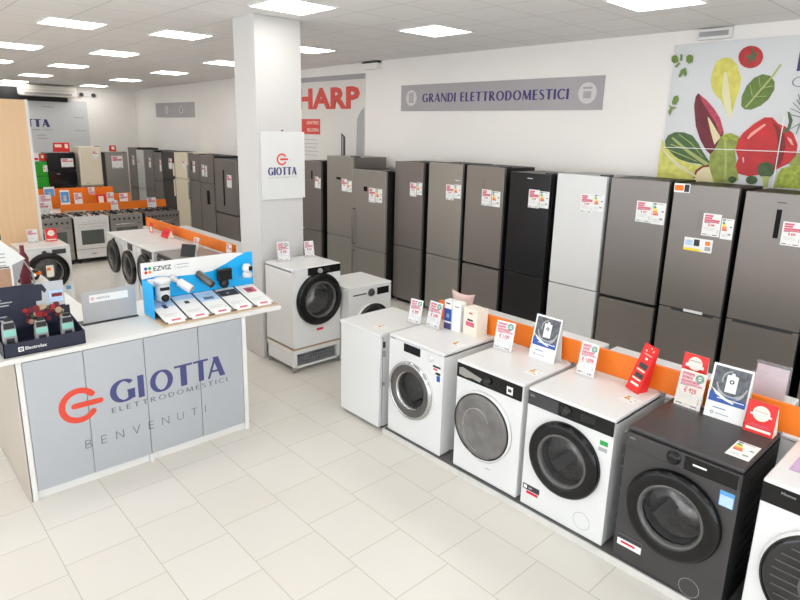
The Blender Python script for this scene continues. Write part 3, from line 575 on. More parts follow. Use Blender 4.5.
# vegetable poster
s=empty('wall_poster',(-2.97,YB-.014,2.0)); tag(s,'large vegetable poster with red pepper, tomato and green leaves above the fridges','poster')
m=MB(); m.box(0.02,3.7,-.004,.013,0.02,1.435,'poster'); m.build('poster_sheet',s)
POSTER = [('lettuce_leaf', 'leafyellow', [(-2.549, 3.087), (-2.54, 3.168), (-2.512, 3.255), (-2.445, 3.281), (-2.382, 3.269), (-2.322, 3.211), (-2.264, 3.08), (-2.262, 2.968), (-2.283, 2.875), (-2.293, 2.779), (-2.317, 2.702), (-2.368, 2.779), (-2.423, 2.878), (-2.492, 2.936), (-2.532, 3.004)]), ('leaf_rib', 'ribpale', [(-2.43, 3.137), (-2.405, 3.136), (-2.345, 2.932), (-2.296, 2.728), (-2.32, 2.689), (-2.377, 2.805), (-2.421, 2.934)]), ('tomato', 'tomato', [(-2.105, 3.291), (-2.097, 3.262), (-2.099, 3.233), (-2.109, 3.207), (-2.127, 3.186), (-2.152, 3.172), (-2.181, 3.165), (-2.212, 3.166), (-2.244, 3.176), (-2.272, 3.193), (-2.295, 3.217), (-2.311, 3.245), (-2.318, 3.275), (-2.317, 3.304), (-2.306, 3.33), (-2.287, 3.351), (-2.261, 3.365), (-2.232, 3.371), (-2.2, 3.369), (-2.17, 3.359), (-2.142, 3.341), (-2.12, 3.318)]), ('tomato_stalk', 'stalk', [(-2.204, 3.364), (-2.178, 3.3), (-2.133, 3.306), (-2.165, 3.27), (-2.148, 3.221), (-2.189, 3.243), (-2.227, 3.201), (-2.218, 3.254), (-2.26, 3.281), (-2.209, 3.288)]), ('spinach_leaf', 'spinach', [(-2.226, 2.816), (-2.234, 2.904), (-2.205, 3.003), (-2.149, 3.075), (-2.08, 3.106), (-2.009, 3.088), (-1.964, 3.029), (-1.957, 2.959), (-1.992, 2.875), (-2.052, 2.815), (-2.129, 2.78), (-2.189, 2.783)]), ('leaf_stem', 'ribgreen', [(-2.195, 2.803), (-2.186, 2.811), (-1.992, 3.097), (-1.946, 3.19), (-1.927, 3.184), (-1.977, 3.087), (-2.175, 2.801)]), ('radicchio_leaf', 'radicchio', [(-2.65, 2.947), (-2.567, 2.88), (-2.483, 2.801), (-2.408, 2.702), (-2.347, 2.559), (-2.379, 2.467), (-2.438, 2.331), (-2.498, 2.382), (-2.571, 2.488), (-2.632, 2.621), (-2.676, 2.821), (-2.672, 2.914)]), ('radicchio_frill', 'frill', [(-2.644, 2.939), (-2.562, 2.88), (-2.477, 2.796), (-2.402, 2.697), (-2.347, 2.559), (-2.385, 2.54), (-2.446, 2.662), (-2.518, 2.754), (-2.589, 2.846)]), ('radicchio_rib', 'ribcream', [(-2.528, 2.715), (-2.499, 2.688), (-2.371, 2.514), (-2.422, 2.439), (-2.477, 2.57)]), ('chard_leaf', 'chard', [(-2.933, 2.464), (-2.908, 2.52), (-2.836, 2.555), (-2.738, 2.554), (-2.651, 2.523), (-2.581, 2.447), (-2.521, 2.36), (-2.432, 2.251), (-2.474, 2.216), (-2.545, 2.239), (-2.641, 2.245), (-2.756, 2.275), (-2.865, 2.34), (-2.919, 2.399)]), ('chard_rib', 'ribgreen', [(-2.87, 2.493), (-2.849, 2.502), (-2.658, 2.371), (-2.447, 2.25), (-2.481, 2.226), (-2.682, 2.347)]), ('endive_leaf', 'endive', [(-2.999, 2.481), (-2.915, 2.394), (-2.786, 2.287), (-2.64, 2.239), (-2.543, 2.231), (-2.422, 2.219), (-2.393, 2.05), (-2.983, 2.003), (-2.993, 2.219), (-2.993, 2.362)]), ('apple_slice', 'ribcream', [(-2.579, 2.091), (-2.562, 2.167), (-2.506, 2.214), (-2.418, 2.23), (-2.364, 2.174), (-2.348, 2.067), (-2.572, 2.044)]), ('apple_skin', 'applered', [(-2.584, 2.09), (-2.571, 2.172), (-2.508, 2.225), (-2.419, 2.235), (-2.417, 2.219), (-2.5, 2.206), (-2.552, 2.159), (-2.568, 2.092)]), ('salad_leaf', 'salad', [(-2.381, 2.48), (-2.344, 2.541), (-2.278, 2.555), (-2.213, 2.529), (-2.193, 2.459), (-2.216, 2.381), (-2.184, 2.265), (-2.146, 2.109), (-2.195, 2.066), (-2.374, 2.065), (-2.444, 2.223), (-2.451, 2.331), (-2.408, 2.399)]), ('salad_rib', 'ribgreen', [(-2.337, 2.494), (-2.317, 2.495), (-2.281, 2.312), (-2.256, 2.101), (-2.281, 2.099), (-2.303, 2.311)]), ('bell_pepper', 'pepper', [(-2.213, 2.394), (-2.206, 2.485), (-2.173, 2.555), (-2.086, 2.648), (-2.001, 2.708), (-1.932, 2.708), (-1.874, 2.65), (-1.812, 2.626), (-1.737, 2.564), (-1.686, 2.464), (-1.684, 2.366), (-1.733, 2.29), (-1.814, 2.235), (-1.921, 2.178), (-2.059, 2.147), (-2.16, 2.166), (-2.19, 2.238), (-2.177, 2.317)]), ('pepper_highlight', 'pepperlight', [(-2.125, 2.513), (-2.097, 2.564), (-1.992, 2.649), (-1.977, 2.639), (-2.071, 2.547), (-2.116, 2.5)]), ('pepper_stalk', 'stalk', [(-1.816, 2.762), (-1.792, 2.752), (-1.759, 2.68), (-1.769, 2.602), (-1.793, 2.563), (-1.833, 2.587), (-1.793, 2.617), (-1.789, 2.675)]), ('broccoli', 'broccoli', [(-1.842, 2.223), (-1.842, 2.202), (-1.847, 2.182), (-1.859, 2.165), (-1.874, 2.152), (-1.893, 2.144), (-1.914, 2.143), (-1.936, 2.148), (-1.955, 2.158), (-1.972, 2.173), (-1.983, 2.193), (-1.99, 2.214), (-1.99, 2.236), (-1.984, 2.256), (-1.973, 2.273), (-1.956, 2.286), (-1.937, 2.293), (-1.916, 2.294), (-1.895, 2.289), (-1.876, 2.279), (-1.86, 2.263), (-1.848, 2.244)]), ('broccoli_stem', 'ribgreen', [(-1.936, 2.156), (-1.876, 2.16), (-1.874, 2.053), (-1.911, 2.05)]), ('broccoli', 'broccoli', [(-1.973, 2.117), (-1.973, 2.105), (-1.978, 2.094), (-1.986, 2.085), (-1.998, 2.077), (-2.011, 2.073), (-2.026, 2.072), (-2.041, 2.074), (-2.055, 2.079), (-2.066, 2.087), (-2.074, 2.098), (-2.078, 2.109), (-2.077, 2.121), (-2.072, 2.132), (-2.064, 2.142), (-2.052, 2.149), (-2.038, 2.153), (-2.023, 2.154), (-2.009, 2.152), (-1.995, 2.147), (-1.984, 2.139), (-1.977, 2.129)]), ('broccoli', 'broccoli', [(-2.161, 2.108), (-2.161, 2.099), (-2.165, 2.091), (-2.171, 2.083), (-2.18, 2.078), (-2.19, 2.074), (-2.202, 2.074), (-2.213, 2.075), (-2.223, 2.079), (-2.232, 2.086), (-2.238, 2.093), (-2.24, 2.102), (-2.24, 2.111), (-2.237, 2.12), (-2.23, 2.127), (-2.221, 2.133), (-2.211, 2.136), (-2.199, 2.137), (-2.188, 2.135), (-2.178, 2.131), (-2.17, 2.125), (-2.164, 2.117)]), ('curly_lettuce', 'curly', [(-1.821, 2.057), (-1.807, 2.185), (-1.782, 2.242), (-1.729, 2.26), (-1.67, 2.306), (-1.59, 2.347), (-1.482, 2.328), (-1.398, 2.069)]), ('green_pepper', 'salad', [(-1.731, 2.278), (-1.679, 2.367), (-1.648, 2.441), (-1.588, 2.467), (-1.497, 2.423), (-1.457, 2.305), (-1.6, 2.273)]), ('parsley_leaf', 'parsley', [(-2.98, 3.323), (-2.925, 3.333), (-2.898, 3.297), (-2.899, 3.26), (-2.942, 3.252), (-2.974, 3.283)]), ('parsley_leaf', 'parsley', [(-2.818, 3.313), (-2.788, 3.331), (-2.748, 3.313), (-2.746, 3.256), (-2.786, 3.238), (-2.812, 3.265)]), ('parsley_leaf', 'parsley', [(-2.882, 3.338), (-2.86, 3.336), (-2.857, 3.273), (-2.876, 3.275)]), ('parsley_leaf', 'parsley', [(-2.927, 3.219), (-2.888, 3.259), (-2.87, 3.248), (-2.903, 3.207)]), ('parsley_leaf', 'parsley', [(-2.873, 3.111), (-2.856, 3.184), (-2.809, 3.203), (-2.79, 3.141), (-2.807, 3.108), (-2.824, 3.156), (-2.851, 3.11)]), ('basil_leaf', 'parsley', [(-2.908, 2.864), (-2.892, 2.918), (-2.855, 2.931), (-2.838, 2.885), (-2.865, 2.837), (-2.899, 2.837)]), ('basil_leaf', 'parsley', [(-2.938, 2.832), (-2.901, 2.815), (-2.838, 2.804), (-2.892, 2.788), (-2.911, 2.717), (-2.935, 2.766), (-2.916, 2.799)]), ('dill_sprig', 'dill', [(-1.758, 2.866), (-1.749, 2.866), (-1.675, 2.775), (-1.69, 2.652), (-1.709, 2.555), (-1.716, 2.56), (-1.699, 2.656), (-1.687, 2.771)]), ('dill_sprig', 'dill', [(-1.787, 2.843), (-1.781, 2.845), (-1.709, 2.775), (-1.713, 2.771)]), ('dill_sprig', 'dill', [(-1.798, 2.733), (-1.795, 2.74), (-1.7, 2.714), (-1.701, 2.707)]), ('dill_sprig', 'dill', [(-1.76, 2.603), (-1.759, 2.61), (-1.707, 2.652), (-1.701, 2.644)]), ('dill_sprig', 'dill', [(-1.753, 2.913), (-1.744, 2.913), (-1.702, 2.811), (-1.708, 2.809)]), ('dill_sprig', 'dill', [(-1.797, 2.786), (-1.794, 2.79), (-1.692, 2.747), (-1.693, 2.74)]), ('pepper_lobe', 'applered', [(-1.926, 2.667), (-1.875, 2.63), (-1.806, 2.546), (-1.783, 2.436), (-1.8, 2.286), (-1.856, 2.207), (-1.841, 2.334), (-1.844, 2.458), (-1.879, 2.581)]), ('pepper_highlight', 'pepperlight', [(-2.139, 2.324), (-2.125, 2.33), (-2.114, 2.289), (-2.125, 2.268)]), ('pepper_highlight', 'pepperlight', [(-1.78, 2.534), (-1.741, 2.511), (-1.715, 2.458), (-1.734, 2.462), (-1.767, 2.505)]), ('chard_vein', 'ribgreen', [(-2.867, 2.424), (-2.862, 2.432), (-2.688, 2.389), (-2.539, 2.299), (-2.544, 2.294), (-2.691, 2.375)]), ('chard_vein', 'ribgreen', [(-2.79, 2.531), (-2.782, 2.534), (-2.641, 2.445), (-2.515, 2.314), (-2.52, 2.311), (-2.645, 2.437)]), ('chard_vein', 'ribgreen', [(-2.889, 2.372), (-2.884, 2.378), (-2.706, 2.319), (-2.562, 2.265), (-2.566, 2.26)]), ('spinach_vein', 'ribgreen', [(-2.135, 2.902), (-2.131, 2.907), (-2.169, 3.014), (-2.173, 3.012)]), ('spinach_vein', 'ribgreen', [(-2.078, 2.984), (-2.074, 2.989), (-2.099, 3.078), (-2.103, 3.078)]), ('spinach_vein', 'ribgreen', [(-2.128, 2.902), (-2.123, 2.897), (-2.012, 2.9), (-2.013, 2.905)]), ('spinach_vein', 'ribgreen', [(-2.076, 2.975), (-2.071, 2.97), (-1.971, 2.991), (-1.975, 2.998)]), ('endive_vein', 'ribpale', [(-2.979, 2.391), (-2.962, 2.398), (-2.751, 2.233), (-2.483, 2.084), (-2.509, 2.077), (-2.775, 2.204)]), ('salad_frill', 'curly', [(-2.381, 2.48), (-2.344, 2.541), (-2.278, 2.555), (-2.213, 2.529), (-2.195, 2.472), (-2.258, 2.502), (-2.305, 2.482), (-2.353, 2.499)])]
for i,(n,mm,pts) in enumerate(POSTER):
    m=MB(); y=-.0045-.0004*(i+1)
    pts=[(min(max(a+2.97,.0),3.68),max(b-2.0,.02)) for a,b in pts]
    m.prism(pts,y,y+.0003,mm); m.build(n,s,fix=True)
m=MB(); yy=-.0045-.0004*(len(POSTER)+2)
m.box(.03,3.68,yy,-.003,.392,.399,'paper'); m.box(1.135,1.142,yy,-.003,.02,.72,'paper'); m.build('sheet_joint',s)
m=MB(); word(m,'ELETTRO',1.175,2.6,1.12,.17,.26,.1,'indigo2',y=-.006); word(m,'CASA',1.15,1.6,.98,.09,.07,.07,'grlet',y=-.006); m.build('lettering',s)
# small wall boxes under the ceiling
m=MB(); m.box(-8.0,-7.63,YB-.10,YB,3.44,3.555,'wall'); m.box(-8.0,-7.63,YB-.104,YB-.02,3.53,3.557,'dgrey'); tag(m.build('wall_vent'),'small white box under the ceiling beside the red lettered poster','vent')
m=MB(); m.box(-2.72,-2.40,YB-.07,YB,3.455,3.555,'counter'); m.box(-2.70,-2.42,YB-.075,YB-.06,3.48,3.53,'greytrim'); tag(m.build('emergency_light',bevel=.01),'pale emergency light under the ceiling above the vegetable poster','emergency light')
# far wall: logo poster, dark band, air conditioner
s=empty('wall_poster',(XL+.012,4.2,2.0),R(90)); tag(s,'grey white logo poster on the far wall behind the coloured fridges','poster')
m=MB(); m.box(-1.5,1.10,-.004,.011,-.35,1.04,'poster'); m.build('poster_sheet',s)
m=MB(); word(m,'GIOTTA',-.95,.14,.34,.2,.28,.1,'indigo',y=-.005,gap=.1); m.build('lettering',s)
m=MB(); word(m,'ELETTRODOMESTICI',-.95,.2,.255,.035,.14,.1,'grlet',y=-.005,gap=.3); m.build('small_lettering',s)
m=MB()
for x0,x1,z in ((-.2,.02,.12),(-.2,.05,.04),(.75,1.0,.6),(.75,1.0,.25),(.0,.3,.85)): m.box(x0,x1,-.0055,-.004,z,z+.02,'greyp')
m.build('small_print',s)
m=MB(); m.box(XL,XL+.04,-.5,4.83,3.0,3.33,'dark'); struct(m,'dark_recess_band')  # thin dark box standing in for a dark wall recess
s=empty('air_conditioner',(XL+.3,4.33,3.12),R(90)); tag(s,'long cream wall air conditioner on the far wall under the ceiling','air conditioner')
m=MB(); m.prism([(-.66,.03),(-.63,0),(.63,0),(.66,.03),(.66,.24),(.63,.27),(-.63,.27),(-.66,.24)],0,.26,'ac'); m.build('casing',s,bevel=.02)
m=MB(); m.box(-.55,.55,-.004,.01,.035,.09,'greytrim'); m.build('air_outlet',s)
m=MB(); m.box(-.63,.63,-.005,.004,.14,.150,'greytrim'); m.build('panel_groove',s)
s=empty('security_camera',(XL,5.28,3.24),R(90)); tag(s,'small round camera pair on a bracket beside the air conditioner','camera')
m=MB(); m.box(-.25,.30,-.03,0,-.06,.02,'whitem'); m.build('bracket',s)
for x in (-.1,.2):
    m=MB(); m.lathe([(.05,0),(.05,-.07),(.03,-.1),(.0001,-.1)],(x,-.02,-.02),'dgrey',16); m.build('camera_head',s)
# paper on the pillar
s=empty('pillar_sign',(-5.60,3.475,2.10),R(90)); tag(s,'white sheet with round red logo and blue letters hanging on the white pillar','sign')
m=MB(); m.box(-.262,.270,-.012,-.0045,-.345,.355,'whitem'); m.build('sign_sheet',s)
m=MB(); giotta_mark(m,-.015,.07,.062,'logo',y=-.013,w=.28); m.build('round_logo',s)
m=MB(); word(m,'GIOTTA',-.185,.165,-.095,.082,.24,.09,'indigo',y=-.013,gap=.08); m.build('lettering',s)
m=MB(); word(m,'ELETTRODOMESTICI',-.175,.165,-.125,.015,.14,.1,'greyp',y=-.013,gap=.3); m.build('small_lettering',s)
m=MB(); m.lathe([(.008,0),(.008,-.012),(.0001,-.014)],(0,-.004,.365),'dgrey',10); m.build('hook',s)

# ================================================================= FRIDGES ALONG THE BACK WALL
YFR=5.9
def fx(x0,x1): return (x0+x1)/2
fridge('fridge_freezer',(fx(-6.49,-5.92),YFR,0),0,'dark taupe steel fridge freezer, first full one right of the handled pair',w=.575,h=2.07,front='steelD',gap=.855,tags=[('p',-.02+.055,1.60,.13,.19,'€ 549'),('e',.175,1.63,.10,.17)])
fridge('fridge_freezer',(fx(-5.81,-5.20),YFR,0),0,'lighter steel fridge freezer between the taupe one and the recessed grip one',w=.605,h=2.09,front='steelB',gap=.835,tags=[('p',.03,1.62,.14,.2,'€ 699'),('e',.175,1.65,.115,.18)],mark=(.22,1.88,'paper'))
fridge('fridge_freezer',(fx(-5.13,-4.53),YFR,0),0,'brownish steel fridge freezer with small dark display, beside the black fridge',w=.60,h=2.09,front='steel',gap=.83,gapt=.03,tags=[('p',-.03,1.61,.15,.2,'€ 799'),('e',.13,1.61,.13,.19)],display=(-.035,.015,1.83,1.94,'steelD'))
fridge('fridge_freezer',(fx(-4.44,-3.87),YFR,0),0,'tall black fridge freezer between a brownish steel and a white one',w=.57,h=2.055,front='blackf',side='black',gap=.85,tags=[('p',.0,1.66,.15,.21,'€ 729'),('e',.155,1.67,.125,.19)],mark=(0,1.99,'paper'))
fridge('fridge_freezer',(fx(-3.79,-3.19),YFR,0),0,'tall white fridge freezer between the black one and a steel one',w=.60,h=2.08,front='whitem',side='greytrim',gap=.835,gapt=.01,tags=[('p',.02,1.68,.15,.2,'€ 499'),('e',.175,1.71,.115,.18)])
fridge('fridge_freezer',(fx(-3.14,-2.53),YFR,0),0,'steel fridge freezer with black door gap and paired labels, right of the white one',w=.61,h=2.08,front='steel',gap=.815,gapt=.035,tags=[('p',.0,1.66,.16,.21,'€ 799'),('e',.162,1.655,.135,.215)])
fridge('fridge_freezer',(fx(-2.48,-1.90),YFR,0),0,'steel fridge freezer with orange corner sticker and yellow striped label',w=.585,h=2.07,front='steel',gap=.855,recess=(-.17,.23),tags=[('p',.015,1.61,.16,.21,'€ 999'),('e',.182,1.60,.105,.19),('s',-.13,1.45,.26,.125,'paper',[(0,.62,0,.18,'eyel'),(.35,.55,.4,.9,'blkp'),(.05,.3,.4,.8,'skyp'),(.75,.92,.55,.85,'eora'),(.75,.95,.15,.45,'greyp')]),('s',-.05,.845,.18,.026,'paper',[]),('s',-.292,1.99,.15,.085,'paper',[(.05,.6,.2,.8,'eora'),(.65,.95,.1,.9,'blkp')])],display=(-.035,.025,1.66,1.84,'steelD'))
fridge('fridge_freezer',(fx(-1.845,-1.255),YFR,0),0,'steel fridge freezer with tall black display strip at the right edge',w=.59,h=2.055,front='steel',gap=.875,recess=(-.24,.25),tags=[('p',.035,1.62,.155,.205,'€ 899'),('e',.195,1.62,.09,.19)],display=(-.03,.01,1.67,1.92,'ink'),mark=(0,1.975,'dgrey'))
fridge('fridge_freezer',(fx(-1.18,-.59),YFR,0),0,'steel fridge freezer beyond the right edge of the view',w=.59,h=2.05,front='steel',gap=.86)
sb=bpy.data.objects
# left group, between pillar and black line
fridge('fridge_freezer',(fx(-7.29,-6.54),5.76,0),0,'steel fridge freezer with two vertical bar handles and square black display',w=.75,h=1.915,d=.66,front='steelB',gap=.715,handle='bar',tags=[('p',.01,1.45,.15,.21,'€ 999'),('e',.17,1.46,.14,.2)],display=(-.115,-.03,1.60,1.67,'ink'))
fridge('fridge_freezer',(fx(-7.99,-7.32),5.78,0),0,'taller steel fridge freezer standing behind the one with bar handles',w=.67,h=2.08,d=.68,front='steelB',side='steelD',gap=.83,tags=[('p',.06,1.55,.13,.19,'€ 849'),('e',.20,1.55,.11,.17)],display=(-.08,.03,1.72,1.76,'ink'))
fridge('fridge_freezer',(fx(-8.86,-8.30),5.88,0),0,'darker steel fridge freezer partly hidden behind the white pillar',w=.56,h=1.96,front='steelD',gap=.79,gapt=.012,tags=[('p',.14-.03,1.52,.10,.19),('e',.215-.0,1.52,.06,.17)],display=(.0,.04,1.66,1.8,'ink'))
# far row beyond the pillar
fridge('french_door_fridge',(fx(-12.28,-11.32),5.93,0),0,'brown steel French door fridge with black vertical grip, beside the pillar',w=.95,h=1.82,front='steelD',gap=.68,gapt=.03,doors=3,tags=[('p',.08,1.25,.2,.26)],display=(-.10,-.04,.85,1.6,'ink'))
fridge('fridge_freezer',(fx(-13.0,-12.33),5.93,0),0,'wide grey fridge with water dispenser, left of the French door one',w=.67,h=1.86,front='steelD',gap=1.26,tags=[('p',-.22,1.4,.13,.25),('e',-.06,1.4,.1,.24),('s',-.02,.80,.14,.3,'ink',[])])
fridge('fridge_freezer',(fx(-13.56,-13.02),5.93,0),0,'narrow grey fridge with side handles, next to the far cream fridge',w=.54,h=1.86,front='steelD',gap=1.26,handle='side',tags=[('p',-.05,1.45,.12,.25),('s',-.15,1.5,.06,.2,'dgrey',[])])
fridge('fridge_freezer',(fx(-14.36,-13.62),5.93,0),0,'cream double door fridge in the far row along the back wall',w=.73,h=1.86,front='offwhite',side='offwhite',gap=1.26,handle='side',tags=[('p',.1,1.5,.1,.22),('e',.22,1.5,.08,.2)])
fridge('fridge_freezer',(fx(-15.1,-14.4),5.93,0),0,'dark grey double door fridge left of the far cream fridge',w=.70,h=1.86,front='anth',gap=1.18,tags=[('p',.06,1.45,.2,.25)])
fridge('fridge_freezer',(fx(-15.63,-15.13),5.93,0),0,'slim grey fridge, third from the far cream fridge',w=.50,h=1.80,front='steelD',gap=1.1,tags=[('p',.12,1.35,.11,.28)])
fridge('fridge_freezer',(fx(-16.28,-15.66),5.93,0),0,'grey steel fridge right of the narrow white one in the far row',w=.62,h=1.84,front='steelD',gap=.8,tags=[('p',.0,1.4,.15,.25)])
fridge('fridge_freezer',(fx(-16.82,-16.32),5.93,0),0,'narrow white fridge near the end of the far row',w=.50,h=1.82,front='whitem',side='greytrim',gap=.8,tags=[('p',-.15,1.3,.1,.3)])
fridge('fridge_freezer',(fx(-17.42,-16.86),5.93,0),0,'dark grey fridge in the far corner, last of the far row',w=.56,h=1.86,front='steelD',gap=.8,tags=[('p',.0,1.4,.15,.25)])
# fridges against the far wall
m=MB(); m.box(-16.75,-15.85,2.6,4.86,0,.95,'plint'); tag(m.build('display_plinth',bevel=.01),'long white plinth carrying the retro fridges at the far wall','plinth')
fridge('retro_fridge',(-16.0,4.56,.95),R(90),'cream retro fridge on the far plinth',w=.50,h=.97,d=.5,front='offwhite',side='offwhite',doors=1,gap=.5,cat='fridge',tags=[('p',.05,.70,.13,.17)],mark=(-.1,.10,'blkp'),bevel=.03,legs=.02)
fridge('retro_fridge',(-16.0,3.93,.95),R(90),'black retro fridge on the far plinth under a red sign',w=.60,h=.83,d=.55,front='navyb',side='navyb',gap=.42,gapt=.012,tags=[('p',-.02,.50,.26,.2)],mark=(-.1,.34,'paper'),bevel=.03,legs=.02)
fridge('retro_fridge',(-16.0,3.47,.95),R(90),'small green retro fridge beside the black one',w=.30,h=.63,d=.4,front='green',side='green',gap=.30,gapt=.01,tags=[('e',.05,.40,.09,.15)],bevel=.02,legs=.02)
fridge('larder_fridge',(-16.0,5.16,0),R(90),'silver single door fridge in the far corner under a small red card',w=.52,h=1.78,d=.6,front='steelB',side='dgrey',doors=1,tags=[('p',-.12,1.4,.26,.3)],)
simple_card((-16.25,4.02,1.79),R(90),.34,.22,'red','red sign lying on the black retro fridge','sign',tilt=8,marks=[(-.42,0.0,.5,.8,'papercr'),(.2,.4,.4,.85,'papercr')],wedge=.12)
simple_card((-16.2,3.58,1.585),R(90),.13,.17,'red','small dark red card on the green retro fridge','card',marks=[(-.2,.2,.4,.8,'papercr')],wedge=.08)
simple_card((-16.2,3.44,1.585),R(90),.12,.19,'paper','small white card with red print on the green retro fridge','card',marks=[(-.4,.4,.1,.4,'redp')],wedge=.08)
simple_card((-16.2,5.16,1.80),R(90),.15,.15,'red','small red card on the silver far corner fridge','card',marks=[(-.2,.25,.3,.8,'papercr')],wedge=.08)
# ================================================================= MAIN ROW OF WASHING MACHINES
m=MB(); m.box(-3.47,1.6,3.075,4.40,0,.046,'plint'); m.box(-3.46,1.59,3.085,4.39,.046,.05,'plintop')
pl=tag(m.build('display_plinth'),'low worn white plinth under the front row of washing machines','plinth')
YW=3.105; ZT=.05
# slim dishwasher with plain panel
s=empty('dishwasher',(-3.79,3.075,0)); tag(s,'plain white slim dishwasher with blank door at the end of the front row','dishwasher')
m=MB(); m.box(-.255,.255,.05,.62,.02,.845,'whitem'); m.build('cabinet',s,bevel=.004)
m=MB(); m.box(-.262,.262,0,.035,.03,.835,'white'); m.build('door',s,bevel=.005)
m=MB(); m.box(-.268,.268,-.012,.62,.838,.868,'white'); m.build('lid',s,bevel=.006)
for z in (.74,.66,.40):
    m=MB(); m.box(.256,.268,.045,.062,z,z+.05 if z>.5 else z+.03,'greytrim' if z<.7 else 'dgrey'); m.build('hinge',s)
m=MB(); m.box(-.24,.24,.06,.6,0,.021,'black'); m.build('base',s)
w=washer('washing_machine',(-3.135,YW,ZT),0,'white washing machine with chrome ringed porthole and small black screen',w=.605,door=('chrome',-.025,.445,.232),panel=None,display=(-.13,.055,.745,.812,'bgloss'),knob=(.175,.775,.026,'whitem'),drawer=(-.285,-.175,.735,.80,'white'),flap=False)
text('Miele',.022,(-.285,-.002,.815),'dgrey',w,'maker_lettering')
sticker(w,.195,.275,.66,.73,0,'paper','sticker',marks=[(0,1,.75,1,'blkp'),(.05,.6,.45,.65,'redp')]); sticker(w,.225,.285,.60,.68,0,'paper','sticker',marks=[(.2,.8,.1,.7,'bluep')])
side_ribs(w,.605,.85,.58,'white')
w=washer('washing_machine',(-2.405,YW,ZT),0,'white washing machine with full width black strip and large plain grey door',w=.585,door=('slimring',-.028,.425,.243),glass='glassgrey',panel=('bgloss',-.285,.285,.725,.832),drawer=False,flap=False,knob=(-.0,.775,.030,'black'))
m=MB(); m.prism([(-.262,.75),(-.20,.742),(-.14,.752),(-.07,.745),(-.05,.775),(-.13,.79),(-.18,.80),(-.23,.81),(-.262,.80)],-.0112,-.0098,'chrome'); m.build('glossy_film',w)
sticker(w,.165,.215,.745,.80,-.010,'paper','sticker',marks=[(.2,.8,.3,.7,'blkp')]); sticker(w,.02,.06,.11,.118,0,'greyp','maker_badge')
side_ribs(w,.585,.85,.58,'white')
w=washer('washing_machine',(-1.768,YW,ZT),0,'white washing machine with black porthole, green sticker and round flap',w=.605,side='white',door=('black',-.003,.457,.246),panel=('bgloss',-.3,.3,.738,.832),drawer=(-.298,-.07,.742,.828,'dgrey'),knob=(-.015,.787,.034,'black'),display=(.085,.185,.765,.812,'black'),flap=(.155,.10,.058))
text('AEG',.018,(-.28,-.0145,.80),'greyp',w,'maker_lettering')
sticker(w,.22,.272,.66,.69,0,'egreen','sticker',label='small green sticker'); sticker(w,.215,.27,.62,.645,0,'greyp','sticker')
sticker(w,-.29,-.16,.12,.16,0,'blkp','sticker',marks=[(.05,.25,.2,.8,'paper'),(.35,.55,.3,.6,'greyp')]); sticker(w,-.26,-.17,.095,.115,0,'redp','sticker')
m=MB(); m.ring((.0,.0),.0,.001,0,'white',4); 
side_ribs(w,.605,.85,.58,'white')
for k in range(5):
    pass
w=washer('washing_machine',(-1.08,YW,ZT),0,'dark anthracite washing machine with black porthole',w=.61,body='anth',side='blackside',door=('black',-.0,.438,.254),panel=('anth',-.3,.3,.728,.820),drawer=(-.30,-.06,.732,.816,'anth'),knob=(-.03,.776,.038,'bgloss'),display=(.025,.29,.735,.813,'bgloss'),flap=(.14,.055,.055))
text('AEG',.018,(-.28,-.0285,.79),'greyp',w,'maker_lettering')
m=MB(); m.box(.07,.14,-.0262,-.024,.775,.785,'paper'); m.build('display_readout',w)
sticker(w,.215,.285,.615,.70,-.012,'tagblue','sticker',label='pale blue sticker',marks=[(.05,.95,.02,.72,'skyp')])
sticker(w,-.285,-.14,.095,.165,-.012,'paper','sticker',marks=[(0,1,.62,1,'blkp'),(.15,.75,.25,.45,'redp')])
side_ribs(w,.61,.85,.58,'black')
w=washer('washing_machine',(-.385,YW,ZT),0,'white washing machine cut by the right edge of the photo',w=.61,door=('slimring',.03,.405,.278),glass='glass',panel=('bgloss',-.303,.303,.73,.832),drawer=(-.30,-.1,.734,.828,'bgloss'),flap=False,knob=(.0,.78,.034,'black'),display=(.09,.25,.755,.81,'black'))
text('Hisense',.020,(-.22,-.0145,.805),'greyp',w,'maker_lettering'); text('PureWash',.018,(-.10,-.0115,.80),'greyp',w,'maker_lettering')
side_ribs(w,.61,.85,.58,'white')
# back to back machines behind the orange board
bk=['first from the left','second from the left','third from the left','fourth from the left','last at the right']
proto=None
for i,x in enumerate((-3.12,-2.45,-1.79,-1.14,-.48)):
    if proto is None: o=proto=washer('washing_machine',(x,4.29,ZT),R(180),'',w=.6,d=.6,door=('black',0,.44,.23),panel=('bgloss',-.1,.28,.745,.825),knob=(.0,.785,.03,'black'))
    else: o=copy_tree(proto); o.location=(x,4.29,ZT)
    tag(o,'white machine lid seen behind the orange board of the front row, '+bk[i],'washing machine','machines behind the front orange board')
m=MB(); m.box(-3.46,1.0,3.70,3.725,.90,1.068,'orange'); tag(m.build('orange_board',bevel=.003),'long orange board standing on the front row of washing machines','divider board')

